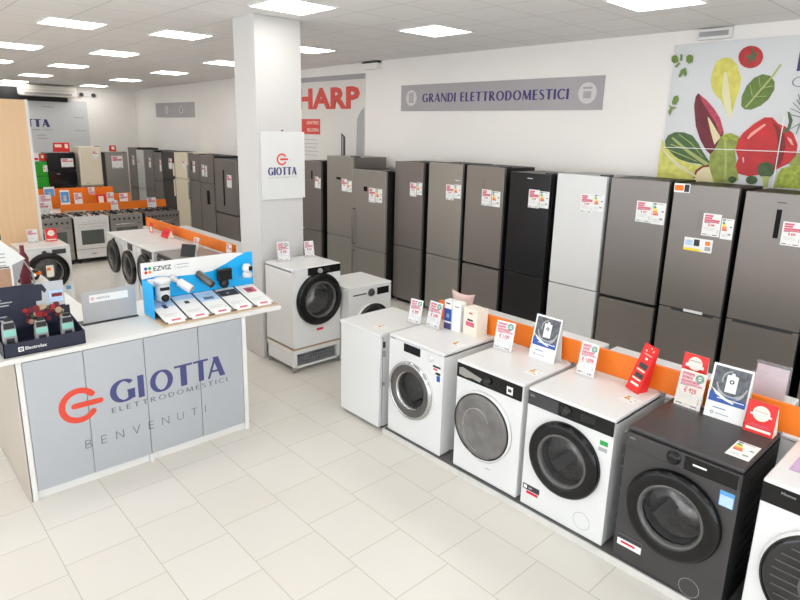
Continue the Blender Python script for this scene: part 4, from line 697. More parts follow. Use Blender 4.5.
# cards on the row
price_card((-3.50,3.435,ZT+.85),R(8),.13,.20,'leftmost price card on the front row, by the blank white dishwasher','€ 899')
price_card((-3.315,3.470,ZT+.85),R(-2),.15,.215,'second price card from the left on the front row, beside the blue carton','€ 1499')
def carton(name,loc,rz,w,d,h,label,cat,base='paper',prints=(),side=None,bev=.002):
    m=MB(); m.box(-w/2,w/2,0,d,0,h,base)
    for a,b,c,e,mm in prints: m.poly([(-w/2+w*a,-.0006,h*c),(-w/2+w*b,-.0006,h*c),(-w/2+w*b,-.0006,h*e),(-w/2+w*a,-.0006,h*e)],mm)
    o=m.build(name,None,loc=loc,rot=(0,0,rz)); return tag(o,label,cat)
Z9=ZT+.85
b=carton('detergent_carton',(-3.212,3.545,Z9),R(4),.075,.07,.245,'slim blue and white detergent carton on the chrome porthole washing machine','carton',prints=[(0,1,.28,.72,'bluep'),(0,1,.0,.22,'indigo'),(.2,.8,.88,.93,'blkp'),(.3,.7,.4,.55,'skyp')])
b=carton('detergent_carton',(-3.123,3.55,Z9),R(4),.085,.075,.245,'slim plain white carton between the blue carton and the wide white box','carton',prints=[(.3,.8,.84,.87,'blkp')])
b=carton('detergent_carton',(-2.98,3.558,Z9),R(-4),.155,.12,.225,'wide white box with brown print on the chrome porthole washing machine','carton',base='papercr',prints=[(.4,.65,.82,.87,'redp'),(.3,.7,.55,.62,'blkp'),(.2,.8,.35,.52,'pink')])
s=empty('plastic_bag',(-3.33,3.86,Z9)); tag(s,'translucent pinkish plastic bag standing behind the detergent cartons','bag')
m=MB(); 
n=10
for i in range(n):
    for j in range(n):
        pass
def bagpt(u,v,sg): 
    b=max(0,(1-abs(2*u-1)**2.5))*max(0,(1-abs(2*v-1)**3)); return ((u-.5)*(.23+.05*abs(2*v-1)**2), sg*.045*b, v*.22+.03*(abs(2*u-1)**2)*(v>.5))
for sg in (-1,1):
    for i in range(n):
        for j in range(n): m.poly([bagpt(i/n,j/n,sg),bagpt((i+1)/n,j/n,sg),bagpt((i+1)/n,(j+1)/n,sg),bagpt(i/n,(j+1)/n,sg)],'bag')
bb=m.build('bag_body',s,fix=False)
for p in bb.data.polygons: p.use_smooth=True
price_card((-2.607,3.505,Z9),R(8),.155,.215,'price card in front of the left end of the orange board','€ 1199')
# big photo displays
def photo_display(loc,rz,label):
    s=empty('photo_display',loc,rz); tag(s,label,'display card'); w,h,t=.215,.322,R(13)
    m=MB(); m.box(-w/2,w/2,0,.003,0,h,'paper'); f=m.build('front_panel',s,rot=(-t,0,0))
    m=MB(); y=-.001
    m.poly([(-w*.44,y,h*.36),(w*.46,y,h*.36),(w*.46,y,h*.96),(-w*.44,y,h*.96)],'photo'); m.poly([(-w*.46,y-.0003,h*.30),(w*.46,y-.0003,h*.30),(w*.46,y-.0003,h*.42),(-w*.46,y-.0003,h*.48)],'bluep')
    m.poly([(-w*.45,y-.0005,h*.56),(-w*.30,y-.0005,h*.50),(-w*.02,y-.0005,h*.40),(w*.18,y-.0005,h*.355),(w*.16,y-.0005,h*.33),(-w*.06,y-.0005,h*.365),(-w*.3,y-.0005,h*.44)],'paper')
    m.ring((.01,h*.74),w*.24,w*.27,y-.0004,'greyp',30,R(100),R(200),dep=.0002); m.ring((.01,h*.62),w*.30,w*.36,y-.0003,'greyp',30,R(200),R(340),dep=.0002)
    m.ring((.01,h*.70),w*.36,w*.40,y-.0004,'greyp',30,R(190),R(350),dep=.0002)
    m.box(-w*.30,w*.02,y-.0004,y,h*.19,h*.205,'bluep'); m.ring((-w*.30,h*.1),.006,.009,y,'dgrey',14,dep=.0003); m.box(-w*.22,w*.12,y-.0004,y,h*.09,h*.105,'greyp'); m.build('print',f)
    m=MB(); m.prism([(-.024,h*.52),(.036,h*.52),(.036,h*.83),(.016,h*.84),(.014,h*.88),(.0,h*.88),(-.004,h*.84),(-.024,h*.83)],y-.0012,y-.0005,'paper'); m.ring((.006,h*.72),0.006,.013,y-.002,'dgrey',18,dep=.0006); m.build('pictured_bottle',f)
    m=MB(); m.box(-w*.25,w*.42,y-.0008,y-.0003,h*.375,h*.392,'paper'); m.build('caption_line',f)
    m=MB(); top=(h*math.sin(t),h*math.cos(t)); m.poly([(-w/2,.10,0),(w/2,.10,0),(w/2,top[0]+.004,top[1]),(-w/2,top[0]+.004,top[1])],'paper'); m.build('back_panel',s)
    return s
photo_display((-2.30,3.565,Z9),R(0),'blue and grey photo display standing between the large grey door and green sticker machines')
price_card((-1.935,3.55,Z9),R(0),.128,.225,'price card on the white machine with green sticker, against the orange board','€ 1099')
s=empty('leaflet_holder',(-1.60,3.555,Z9+.004),R(-18)); tag(s,'slim red folded display card leaning on the machine with green sticker','display card')
m=MB(); m.box(-.055,.055,0,.004,0,.325,'red')
for a,b,c,d,mm in ((-.035,.03,.045,.06,'papercr'),(-.03,.035,.10,.13,'dgrey'),(-.04,.03,.082,.092,'papercr'),(-.03,.035,.165,.20,'dgrey'),(-.035,.03,.145,.155,'papercr'),(-.01,.01,.225,.24,'papercr'),(-.03,-.02,.275,.285,'papercr'),(.02,.03,.29,.30,'papercr'),(-.03,.03,.258,.262,'papercr'),(.0,.01,.305,.312,'papercr')): m.poly([(a,-.0006,c),(b,-.0006,c),(b,-.0006,d),(a,-.0006,d)],mm)
m.build('front_panel',s,rot=(R(-16),R(8),0))
m=MB(); m.poly([(.048,.0,0),(.052,.085,0),(.10,.09,.30),(.098,.08,.315)],'red'); m.poly([(-.05,.085,0),(.052,.085,0),(.098,.088,.30),(.0,.088,.30)],'red'); m.build('back_panel',s)
# cards on the dark machine
def red_tent(loc,rz,label,w=.15,h=.185,cat='tent card',name='tent_card',zc=.64,r=.235,wd=.085):
    s=empty(name,loc,rz); tag(s,label,cat); t=R(9)
    m=MB(); m.box(-w/2,w/2,0,.003,0,h,'red'); m.poly([(-w*.42,-.0006,h*.09),(w*.42,-.0006,h*.09),(w*.42,-.0006,h*.17),(-w*.42,-.0006,h*.17)],'papercr')
    for z,l in ((.27,.30),(.22,.38)): m.poly([(-w*l,-.0006,h*z),(w*l,-.0006,h*z),(w*l,-.0006,h*(z+.022)),(-w*l,-.0006,h*(z+.022))],'pink')
    f=m.build('front_panel',s,rot=(-t,0,0))
    m=MB(); m.lathe([(h*r,-.0015),(h*r,0)],(0,0,h*zc),'papercr',30); m.box(-w*.22,w*.22,-.003,-.0015,h*(zc+.04),h*(zc+.06),'greyp'); m.box(-w*.36,w*.36,-.003,-.0015,h*(zc-.08),h*(zc-.02),'whitem'); m.build('white_disc',f)
    m=MB(); ty,tz=h*math.sin(t),h*math.cos(t)
    m.poly([(-w/2,wd,0),(w/2,wd,0),(w/2,ty+.004,tz),(-w/2,ty+.004,tz)],'papercr'); m.poly([(w/2,.0,0),(w/2,wd,0),(w/2,ty+.003,tz)],'papercr'); m.build('back_panel',s)
    return s
red_tent((-1.285,3.645,Z9),R(-3),'red card with white disc behind the cream price card on the dark machine',w=.15,h=.315,zc=.82,r=.135,wd=.04)
price_card((-1.265,3.588,Z9),R(-2),.155,.225,'cream price card standing on the dark anthracite machine','€ 929',base='papercr')
photo_display((-1.055,3.585,Z9),R(2),'blue and grey photo display standing on the dark anthracite machine')
red_tent((-.862,3.56,Z9),R(0),'red tent card with white disc on the right side of the dark machine')
m=MB(); 
s=empty('leaflet_holder',(-.93,3.90,Z9)); tag(s,'clear leaflet holder with pale lilac sheets behind the orange board','leaflet holder')
m=MB(); m.box(-.085,.085,0,.003,0,.285,'palesheet'); m.build('leaflet',s,rot=(R(-8),0,0)); m=MB(); m.box(-.095,.095,-.012,-.009,0,.25,'acrylic'); m.box(-.095,.095,.05,.053,0,.30,'acrylic'); m.box(-.095,.095,-.012,.053,0,.004,'acrylic'); m.build('clear_pocket',s)
flat_energy((-2.91,3.33,Z9+.001),'energy label lying on the chrome porthole machine',R(-10),.10,.10)
flat_energy((-2.19,3.33,Z9+.001),'energy label lying on the machine with large grey door',R(-10),.10,.10)
flat_energy((-1.545,3.43,Z9+.001),'energy label lying on the machine with green sticker',R(-10),.10,.10)
flat_energy((-3.66,3.20,.869),'energy label lying on the blank white dishwasher',R(-10),.09,.10)
flat_energy((-.848,3.30,Z9+.001),'large white energy label lying flat on the dark machine',R(0),.115,.20)
m=MB(); m.box(-.13,.13,-.09,.09,0,.0015,'lilac'); m.box(-.1,.1,.03,.06,.0014,.0022,'skyp'); tag(m.build('advert_sheet',None,loc=(-.50,3.37,Z9+.001)),'lilac printed sheet lying on the machine at the right edge','sheet')

# ================================================================= MACHINES BY THE PILLAR
s=empty('machine_stand',(-5.02,3.50,0),R(90)); tag(s,'low white metal stand with wire basket under a washing machine','stand')
m=MB(); m.box(-.30,.30,0,.53,.20,.245,'white'); m.box(-.30,-.255,0,.53,.06,.20,'white'); m.box(.255,.30,0,.53,.06,.20,'white'); m.box(-.30,.30,.50,.53,.06,.20,'white'); m.build('frame',s,bevel=.004)
m=MB(); m.box(-.255,.255,0,.02,.045,.07,'white'); m.build('front_rail',s,bevel=.003)
m=MB(); m.box(-.30,.30,-.003,.54,.246,.26,'wood'); m.build('wood_board',s)
m=MB()
for i in range(16): x=-.235+.47*i/15; m.box(x-.003,x+.003,.03,.036,.075,.18,'basket')
for z in (.075,.11,.145,.178): m.box(-.24,.24,.03,.036,z,z+.006,'basket')
m.box(-.24,.24,.04,.44,.07,.076,'basket'); m.box(-.24,-.235,.03,.44,.07,.18,'basket'); m.box(.235,.24,.03,.44,.07,.18,'basket'); m.build('wire_basket',s)
for sx in (-.277,.277):
    for y in (.03,.50):
        m=MB(); m.lathe([(.022,0),(.022,.05),(.028,.062)],(sx,y,0),'greytrim',16,axis='z'); m.build('foot',s)
w=washer('washing_machine',(-5.02,3.50,.26),R(90),'white washing machine with large black porthole on the low stand by the pillar',w=.60,h=.855,d=.53,door=('black',.02,.50,.275),panel=('bgloss',-.115,.295,.765,.845),knob=(.03,.803,.028,'greytrim'),display=(.08,.16,.78,.83,'black'),drawer=(-.28,-.13,.75,.835,'whitem'),flap=False)
sticker(w,-.01,.075,.155,.18,0,'redp','sticker',label='red sticker under the porthole')
w=washer('washing_machine',(-4.88,4.115,0),R(90),'low white washing machine with black knob between stand and steel fridges',w=.60,h=.85,d=.55,door=('slimring',.02,.40,.235),glass='glass',panel=None,knob=(.005,.76,.045,'dgrey'),display=(.09,.26,.72,.80,'bgloss'),drawer=(-.25,-.06,.75,.765,'dgrey'),flap=False)
price_card((-5.42,3.36,1.115),R(75),.13,.20,'price card at the left on the stand washing machine by the pillar','€ 599')
price_card((-5.44,3.70,1.115),R(80),.11,.17,'price card at the right on the stand washing machine by the pillar','€ 599',green=False)

# ================================================================= MIDDLE ISLAND
yi=2.92
isl=[(-9.50,'far left end of the middle island, big black porthole and small knob'),(-8.87,'second from the far end of the middle island, open looking dark porthole'),(-8.24,'third from the far end of the middle island, black display')]
for i,(x,l) in enumerate(isl):
    w=washer('washing_machine',(x,yi,0),0,'white machine, '+l,w=.60,h=.86,d=.62,door=('black',0,(.53,.47,.52)[i],.25),panel=None if i==0 else ('bgloss',-.02 if i==1 else -.10,.15 if i==1 else .24,.735,.83),knob=(.03,.79,.03,'black') if i==0 else None,flap=False,drawer=(-.28,-.13,.755,.82,'whitem'))
w=washer('washing_machine',(-7.50,yi,0),0,'dark grey washing machine on the middle island behind the camera display',w=.60,h=.86,d=.62,body='anth',side='anth',door=('black',0,.43,.235),panel=('bgloss',-.298,.298,.74,.83),knob=(-.1,.785,.035,'greytrim'))
m=MB(); m.box(-.298,.298,.01,.60,.861,.864,'steelB'); o=m.build('steel_lid',w)
w=washer('washing_machine',(-6.86,yi,0),0,'white machine at the near end of the middle island, only its lid in view',w=.60,h=.86,d=.62,door=('black',0,.46,.235),panel=('bgloss',-.06,.28,.745,.825),knob=(0,.785,.03,'black'))
proto=None
nm=['first from the cookers','second from the cookers','third from the cookers','fourth from the cookers','nearest the camera display']
for i,x in enumerate((-9.50,-8.86,-8.22,-7.58,-6.94)):
    if proto is None: o=proto=washer('washing_machine',(x,4.20,0),R(180),'',w=.6,h=.85,d=.6,door=('black',0,.45,.23),panel=('bgloss',-.1,.28,.745,.825))
    else: o=copy_tree(proto); o.location=(x,4.20,0)
    tag(o,'white lid behind the orange board of the middle island, '+nm[i],'washing machine','machines behind the middle orange board')
m=MB(); m.box(-10.05,-7.02,3.615,3.64,.86,1.01,'orange'); tag(m.build('orange_board',bevel=.003),'orange board running along the middle island of machines','divider board')
m=MB(); m.box(-10.05,-9.81,3.56,3.70,0,.86,'plint'); tag(m.build('end_post',bevel=.004),'narrow white support post under the far end of the middle orange board','post')
simple_card((-8.83,3.42,.862),R(0),.26,.14,'red','small red folded card on the middle island board','card',tilt=25,marks=[(-.3,.3,.3,.7,'redp')],wedge=.1)
simple_card((-9.38,3.44,.862),R(0),.13,.15,'red','tiny red and white card near the far end of the middle orange board','card',tilt=6,marks=[(-.4,.4,.1,.6,'papercr')])
price_card((-7.55,3.32,.866),R(10),.11,.19,'small grey price card on the steel lid of the dark machine',None,green=False)
price_card((-7.0,3.52,.862),R(0),.13,.17,'price card clipped near the end of the middle orange board',None,green=False,tilt=4)

# ================================================================= COOKERS
simple_card((-7.33,3.12,.866),R(35),.20,.16,'black','black folded card on the dark machine of the middle island','card',tilt=20,wedge=.08)
XC=-11.72
cooker((XC,2.645,0),R(90),'steel gas cooker at the left end, beside the beige panel',w=.56)
cooker((XC,3.255,0),R(90),'white gas cooker between two steel ones',w=.58,front='white')
cooker((XC,3.865,0),R(90),'steel gas cooker between the white one and the black hob range',w=.58)
cooker((XC,4.545,0),R(90),'dark range cooker with wide black hob, last in the row',w=.66,front='steelD',dark=True,knobs=9)
m=MB(); m.box(-12.335,-12.31,2.92,4.86,.862,1.01,'orange'); tag(m.build('orange_board'),'orange board directly behind the row of gas cookers','divider board')
m=MB(); m.box(-.2,.2,0,.012,0,.055,'wood'); tag(m.build('wood_card',None,loc=(-12.255,3.15,.845),rot=(0,0,R(90))),'low brown board leaning behind the white cooker hob','board')
proto=None
rn=['left end','second place','third place','fourth place']
for r,(x,z,dy) in enumerate(((-12.28,.90,0),(-12.97,.92,0))):
    for i in range(4):
        y=2.55+.61*i
        if proto is None: o=proto=washer('washing_machine',(x-.56,y,0),R(-90),'',w=.6,h=.86,d=.55,door=('black',0,.45,.22),panel=('bgloss',-.1,.28,.745,.825),flap=False)
        else: 
            o=copy_tree(proto); o.location=((x-.56),y,0)
        tag(o,'white appliance lid in the %s row behind the cookers, %s'%(('first','second')[r],rn[i]),'washing machine','machines in rows behind the cookers')
m=MB(); m.box(-13.02,-12.995,2.6,4.40,.862,1.10,'orange'); tag(m.build('orange_board'),'second orange board back from the cookers','divider board')
m=MB(); m.box(-13.50,-13.475,2.75,4.22,.862,1.2,'orange'); tag(m.build('orange_board'),'third and farthest orange board behind the cookers','divider board')
def fcard(x,y0,y1,z0,z1,kind,label):
    w=y1-y0; h=z1-z0
    if kind=='price': price_card((x,(y0+y1)/2,z0),R(90),w,h,label,None,green=False,tilt=6)
    elif kind=='red': simple_card((x,(y0+y1)/2,z0),R(90),w,h,'red',label,'card',tilt=6,marks=[(-.25,.25,.35,.85,'papercr')])
    elif kind=='blue': simple_card((x,(y0+y1)/2,z0),R(90),w,h,'paper',label,'card',tilt=6,marks=[(-.45,.45,.35,.9,'tagblue'),(-.15,.15,.45,.75,'paper')])
fcard(-12.22,2.55,2.72,.845,1.08,'price','price card on the leftmost steel cooker')
fcard(-12.78,2.70,2.89,.862,1.15,'price','price card in the second row, left above the steel cooker')
fcard(-13.40,2.92,3.11,.862,1.24,'blue','small blue and white card at the far left, under the green fridge')
fcard(-12.78,3.05,3.21,.862,1.23,'blue','taller blue and white card under the black retro fridge')
fcard(-12.78,3.29,3.43,.862,1.16,'price','grey price card right of the taller blue card')
fcard(-12.78,3.68,3.86,.862,1.12,'red','red card with white disc on the second orange board')
fcard(-12.78,3.88,4.01,.862,1.14,'price','price card just right of the red card on the second orange board')
fcard(-12.78,4.12,4.28,.862,1.11,'price','pale price card at the right end of the second orange board')
fcard(-13.38,3.72,3.84,.862,1.2,'price','price card on the farthest orange board')
fcard(-12.22,3.77,3.90,.846,1.05,'price','price card on the steel cooker beside the white one')
fcard(-12.22,4.46,4.63,.846,1.06,'price','price card above the dark range cooker')

# ================================================================= LEFT WASHER AND PANEL
s=empty('partition_panel',(-9.85,2.07,0),R(90)); tag(s,'tall beige wooden partition panel at the left edge','partition')
m=MB(); m.box(-3.2,-.035,0,.05,0,2.775,'beige'); m.build('panel_sheet',s); m=MB(); m.box(-.035,.0,-.006,.056,0,2.78,'whitem'); m.build('edge_profile',s)
w=washer('washing_machine',(-9.1,1.92,0),R(90),'white washing machine with label in its porthole, in front of the beige panel',w=.60,h=.845,d=.55,door=('black',0,.50,.262),glass='glass',panel=None,knob=(-.02,.765,.03,'dgrey'),display=(.075,.245,.735,.80,'dgrey'),flap=False)
sticker(w,-.03,.06,.44,.60,-.054,'papercr','sticker',marks=[(.1,.6,.55,.8,'eora')]); sticker(w,.20,.26,.22,.27,0,'tagblue','sticker')
price_card((-9.52,1.875,.847),R(90),.13,.18,'white card with grey print on the washing machine before the beige panel',None,green=False)
red_tent((-9.50,2.10,.847),R(90),'red tent card with white disc on the washing machine before the beige panel',w=.14,h=.18)

# ================================================================= RECEPTION COUNTER
s=empty('reception_counter',(-4.27,1.46,0),R(90)); tag(s,'white reception counter with silver panels, red round logo and BENVENUTI lettering','counter')
# local x = world y-1.46, local y = -(world x + 4.27)
m=MB(); m.box(-.905,1.14,-.012,.86,.998,1.03,'counter'); m.build('countertop',s,bevel=.003)
m=MB(); m.box(-.79,.79,.012,.80,.06,.998,'counter'); m.build('cabinet_body',s)
m=MB(); m.box(-.81,.81,.02,.80,0,.06,'counter'); m.build('plinth',s,bevel=.003)
for x0,x1 in ((-.81,-.772),(.772,.81)):
    m=MB(); m.box(x0,x1,.0,.80,0,.998,'counter'); m.build('end_panel',s,bevel=.002)
m=MB(); m.box(-.025,.005,-.002,.03,0,.065,'counter'); m.build('foot_block',s,bevel=.002)
xs=[-.770,-.412,-.010,.400,.770]
for a,b in zip(xs[:-1],xs[1:]):
    m=MB(); m.box(a+.004,b-.004,-.003,.014,.068,.99,'silver'); m.build('front_panel',s,bevel=.0015)
def L(y): return y-1.46
m=MB()
for ch,a,b in (('G',1.195,1.372),('I',1.391,1.430),('O',1.476,1.647),('T',1.659,1.802),('T',1.809,1.931),('A',1.923,2.068)): ribbons(m,ch,L(a),.545,b-a,.172,.21 if ch!='I' else .21,.085,'indigo',y=-.0032)
m.build('lettering',s)
m=MB(); word(m,'ELETTRODOMESTICI',L(1.197),L(2.085),.483,.037,.13,.10,'grlet',y=-.0032,gap=.34); m.build('small_lettering',s)
m=MB(); word(m,'BENVENUTI',L(1.005),L(1.89),.272,.062,.075,.075,'grlet',y=-.0032,gap=.85); m.build('welcome_lettering',s)
m=MB(); giotta_mark(m,L(.994),.606,.128,'logo',y=-.0032,w=.32); m.build('round_logo',s)
m=MB(); m.box(-.905,-.13,.86,3.2,.998,1.03,'counter'); m.build('side_countertop',s,bevel=.003)
m=MB(); m.box(-.79,-.25,.80,3.1,.0,.998,'taupe'); m.box(-.812,-.80,.0,3.1,.0,.998,'taupe'); m.build('side_cabinet',s,bevel=.003)

# camera display
ZC1=1.03
s=empty('camera_display',(-4.30,2.10,ZC1),R(90)); tag(s,'blue and white camera display stand on the right end of the counter','display stand')
m=MB(); m.box(-.475,.49,0,.39,0,.014,'wood'); m.build('base_board',s)
m=MB(); m.box(-.475,.478,.383,.395,.014,.40,'blue'); bb=m.build('back_board',s)
m=MB(); m.prism([(-.477,.20+.09),(-.36,.30),(-.2,.278),(-.03,.27),(.10,.28),(.22,.325),(.33,.375),(.40,.395),(.30,.41),(-.477,.415)],.381,.397,'paper'); m.build('header_wave',bb)
m=MB(); m.box(-.477,-.474,.18,.395,.014,.29,'blue'); m.build('side_board',s)
text('EZVIZ',.052,(-.39,.3795,.345),'dgrey',bb,'lettering',bold=.0005,sx=1.05)
m=MB()
for dx,dz,mm in ((0,0,'ered'),(.03,0,'eora'),(0,.03,'bluep'),(.03,.03,'egreen')): m.lathe([(.0125,-.001),(.0125,0)],(-.445+dx,.381,.34+dz),mm,14)
m.build('dotted_logo',bb)
m=MB(); m.box(-.215,-.213,.380,.381,.335,.385,'greyp'); m.box(-.20,-.10,.380,.381,.37,.376,'greyp'); m.box(-.20,-.10,.380,.381,.345,.350,'greyp'); m.build('small_print',bb)
# sloping brochures
x0=-.455
for i in range(5):
    a=-.462+.187*i; m=MB()
    m.poly([(a,.012,.03),(a+.172,.012,.03),(a+.172,.37,.115),(a,.37,.115)],'paper')
    def up(u,v): return (a+.172*u,.012+.358*v,.031+.085*v)
    def rect(u0,u1,v0,v1,mm): m.poly([up(u0,v0),up(u1,v0),up(u1,v1),up(u0,v1)],mm)
    if i==0: rect(.0,1,.62,.95,'skyp'); rect(.42,.62,.55,.72,'indigo')
    if i==1: rect(.38,.6,.6,.72,'blkp'); rect(0,1,.8,.97,'skyp')
    if i==2: rect(0,1,.55,.95,'skyp'); rect(.25,.75,.62,.74,'indigo')
    if i==3: rect(.02,.98,.62,.9,'blkp'); rect(.4,.55,.72,.8,'greyp')
    if i==4: rect(.3,.85,.6,.85,'pink'); rect(.4,.7,.65,.8,'greyp')
    rect(.15,.8,.3,.31,'greyp'); rect(.15,.6,.24,.25,'greyp'); o=m.build('brochure',s)
    m=MB(); m.poly([(a+.02,.006,.016),(a+.15,.006,.016),(a+.15,.03,.055),(a+.02,.03,.055)],'paper'); m.poly([(a+.05,.014,.032),(a+.12,.014,.032),(a+.12,.021,.044),(a+.05,.021,.044)],'pink'); m.build('price_strip',o)
    if i: m=MB(); m.poly([(a-.015,.06,.040),(a,.06,.040),(a,.375,.119),(a-.015,.375,.119)],'black'); m.build('divider_strip',s)
# the cameras on the board: each is a thing
def L2(y): return y
c=empty('security_camera',(-4.60,1.742,1.125),R(90)); tag(c,'white double lens camera at the left of the blue display','camera')
m=MB(); m.lathe([(.052,0),(.055,.02),(.055,.135),(.05,.16),(.0001,.165)],(0,0,.03),'white',28,axis='z'); m.build('body',c)
m=MB(); m.lathe([(.062,.0),(.064,.03),(.055,.045),(.0001,.05)],(0,0,.16),'white',28,axis='z'); m.build('cap',c)
m=MB(); m.box(-.105,-.03,-.0,.04,.15,.20,'white'); m.box(-.04,.04,.03,.082,.12,.18,'white'); m.build('wall_bracket',c,bevel=.006)
m=MB(); m.box(-.036,.036,-.060,-.04,.115,.142,'black'); m.build('upper_lens_window',c,bevel=.006)
m=MB(); m.lathe([(.032,0),(.030,-.02),(.018,-.03),(.0001,-.032)],(0,-.038,.055),'bgloss',22); m.build('lower_lens',c)
c=empty('security_camera',(-4.63,1.90,1.27),R(90)); tag(c,'white bullet camera with grey lens, second on the blue display','camera')
def tilted_cyl(parent,name,p0,p1,r,mm,n=22,cap=None):
    m=MB(); m.tube([p0,p1],r,mm,n); return m.build(name,parent,bevel=.004)
tilted_cyl(c,'body',(-.01,.0,.0),(.055,-.08,-.055),.035,'white'); tilted_cyl(c,'lens',(.055,-.08,-.055),(.059,-.085,-.059),.026,'greytrim')
tilted_cyl(c,'wall_bracket',(-.04,.045,.025),(-.01,.0,.0),.016,'white'); 
m=MB(); m.lathe([(.03,0),(.03,-.015),(.0001,-.02)],(-.04,.05,.03),'white',20); m.build('mount_disc',c)
c=empty('security_camera',(-4.63,2.085,1.285),R(90)); tag(c,'grey tubular camera in the middle of the blue display','camera')
tilted_cyl(c,'body',(-.015,.04,.02),(.055,-.06,-.065),.032,'ringgrey'); tilted_cyl(c,'lens',(.055,-.06,-.065),(.060,-.067,-.071),.029,'black'); tilted_cyl(c,'mount_disc',(-.02,.048,.025),(-.014,.04,.02),.025,'dgrey')
c=empty('dash_camera',(-4.64,2.285,1.175),R(90)); tag(c,'black square screen camera with round lens below on the blue display','camera')
m=MB(); m.box(-.065,.065,-.02,.01,.05,.15,'black'); m.build('screen_body',c,bevel=.006)
m=MB(); m.box(-.055,.055,-.022,-.019,.065,.135,'bgloss'); m.build('screen',c)
m=MB(); m.lathe([(.038,0),(.038,-.03),(.028,-.04),(.0001,-.042)],(-.012,0,.025),'black',24); m.build('lens_body',c); m=MB(); m.box(-.02,.02,.005,.048,.03,.10,'black'); m.build('wall_bracket',c)
c=empty('security_camera',(-4.62,2.49,1.222),R(90)); tag(c,'small round white pan camera at the right end of the blue display','camera')
m=MB(); m.box(-.065,.065,-.045,.06,0,.006,'acrylic'); m.build('clear_shelf',c)
m=MB(); m.lathe([(.036,.006),(.042,.012),(.040,.04),(.030,.05),(.0001,.052)],(0,0,0),'white',26,axis='z'); m.build('base',c)
m=MB(); m.lathe([(.0001,.0),(.022,.004),(.036,.018),(.041,.04),(.036,.062),(.022,.076),(.0001,.08)],(-.005,0,.045),'white',26,axis='z'); hd=m.build('head',c)
m=MB(); m.lathe([(.022,0),(.018,-.006),(.0001,-.008)],(.012,-.036,.085),'bgloss',20); m.build('lens',hd)

# silver plate (back of a notebook screen / stand)
s=empty('silver_sign_stand',(-4.70,1.378,ZC1),R(90)); tag(s,'silver plate on a stand with small white label in the middle of the counter','desk stand')
m=MB(); m.box(-.192,.192,0,.014,.010,.252,'plategrey'); p=m.build('plate',s,bevel=.004)
m=MB(); m.box(-.14,.135,-.0012,.001,.165,.222,'paper'); l=m.build('label_strip',p); m=MB(); giotta_mark(m,-.118,.193,.012,'logo',y=-.0013,w=.28); m.build('round_logo',l)
m=MB(); word(m,'GIOTTA',-.09,.0,.186,.015,.2,.1,'grlet',y=-.0013,gap=.2); m.build('small_lettering',l)
m=MB(); m.box(-.205,.20,-.012,.10,0,.009,'dgrey'); m.build('base_plate',s,bevel=.002)
# navy display box
s=empty('display_box',(-4.30,.845,ZC1),R(90)); tag(s,'navy cardboard display box with picture header on the left of the counter','display box')
m=MB(); m.box(-.235,.24,0,.006,0,.092,'navy'); m.box(-.235,-.229,0,.33,0,.092,'navy'); m.box(-.235,.24,0,.33,0,.006,'navy'); m.prism([(-.235,0)]+[(.24,0),(.24,.2),(-.235,.2)],.324,.33,'navy')
m.build('tray',s)
m=MB(); m.v+= [(.234,0,0),(.24,0,0),(.24,.33,0),(.234,.33,0),(.234,0,.092),(.24,0,.092),(.24,.33,.14),(.234,.33,.14)]
for f in ((0,3,2,1),(4,5,6,7),(0,1,5,4),(1,2,6,5),(2,3,7,6),(3,0,4,7)): m.f.append(list(f)); m.m.append(m.mi('navy')); m.sm.append(False)
m.build('side_wall',s)
m=MB(); m.box(-.5,.205,.285,.291,.10,.395,'navy'); hd=m.build('header_card',s)
m=MB(); m.box(.03,.205,.2835,.285,.22,.395,'silver'); m.prism([(-.03,.29),(-.035,.36),(-.005,.39),(.075,.385),(.10,.34),(.085,.32),(.07,.34),(.065,.27),(-.005,.27),(.0,.33)],.2825,.2832,'navy'); m.build('shirt_picture',hd)
m=MB(); rnd=random.Random(3)
for i in range(34):
    mm=['tomato','radicchio','applered','wood','radicchio','stalk','kraft','applered'][i%8]; r_=.012+.010*rnd.random(); m.lathe([(r_,-.0008-.0002*i),(r_,-.0007-.0002*i)],(-.05+.23*rnd.random(),.2832,.13+.10*rnd.random()),mm,12)
m.build('fruit_picture',hd)
m=MB(); m.box(.11,.195,.278,.2825,.25,.33,'skyp'); m.box(.125,.19,.276,.278,.285,.31,'applered'); m.build('small_picture',hd)
m=MB()
for z,l in ((.335,.06),(.305,.30),(.285,.36),(.265,.34),(.19,.32),(.165,.34),(.145,.2)): m.box(-.47,-.47+l,.2838,.285,z,z+.008,'greyp')
m.build('printed_lines',hd)
m=MB(); m.box(-.155,-.125,-.0012,0,.030,.060,'paper'); m.ring((-.140,.045),.004,.010,-.0016,'navy',14,dep=.0003); m.build('square_logo',s)
text('Electrolux',.030,(-.118,-.0008,.036),'paper',s,'lettering',bold=.0004)
for i,(y,zt) in enumerate(((-.18,.235),(.0,.205),(.155,.205))):
    b=empty('spray_bottle',(-4.36,.845+y,ZC1+.006),R(90)); tag(b,'grey care product bottle with mint label in the navy box, '+['left one','middle one','right one'][i],'bottle','care bottles in the navy display box')
    m=MB(); m.prism([(-.042,0),(.042,0),(.036,zt-.06),(.028,zt-.02),(-.028,zt-.02),(-.036,zt-.06)],0,.05,'greytrim'); m.build('bottle_body',b,bevel=.006)
    m=MB(); m.box(-.034,.034,-.0015,.001,zt*.50,zt*.68,'mint'); m.build('label',b); m=MB(); m.box(-.030,.030,-.0015,.001,zt*.71,zt*.88,'black'); m.build('dark_window',b); m=MB(); m.box(-.022,.022,-.0015,.001,zt*.12,zt*.44,'dgrey'); m.build('lower_print',b); m=MB(); m.box(-.02,.02,.01,.04,zt-.02,zt,'black'); m.build('cap',b,bevel=.004)
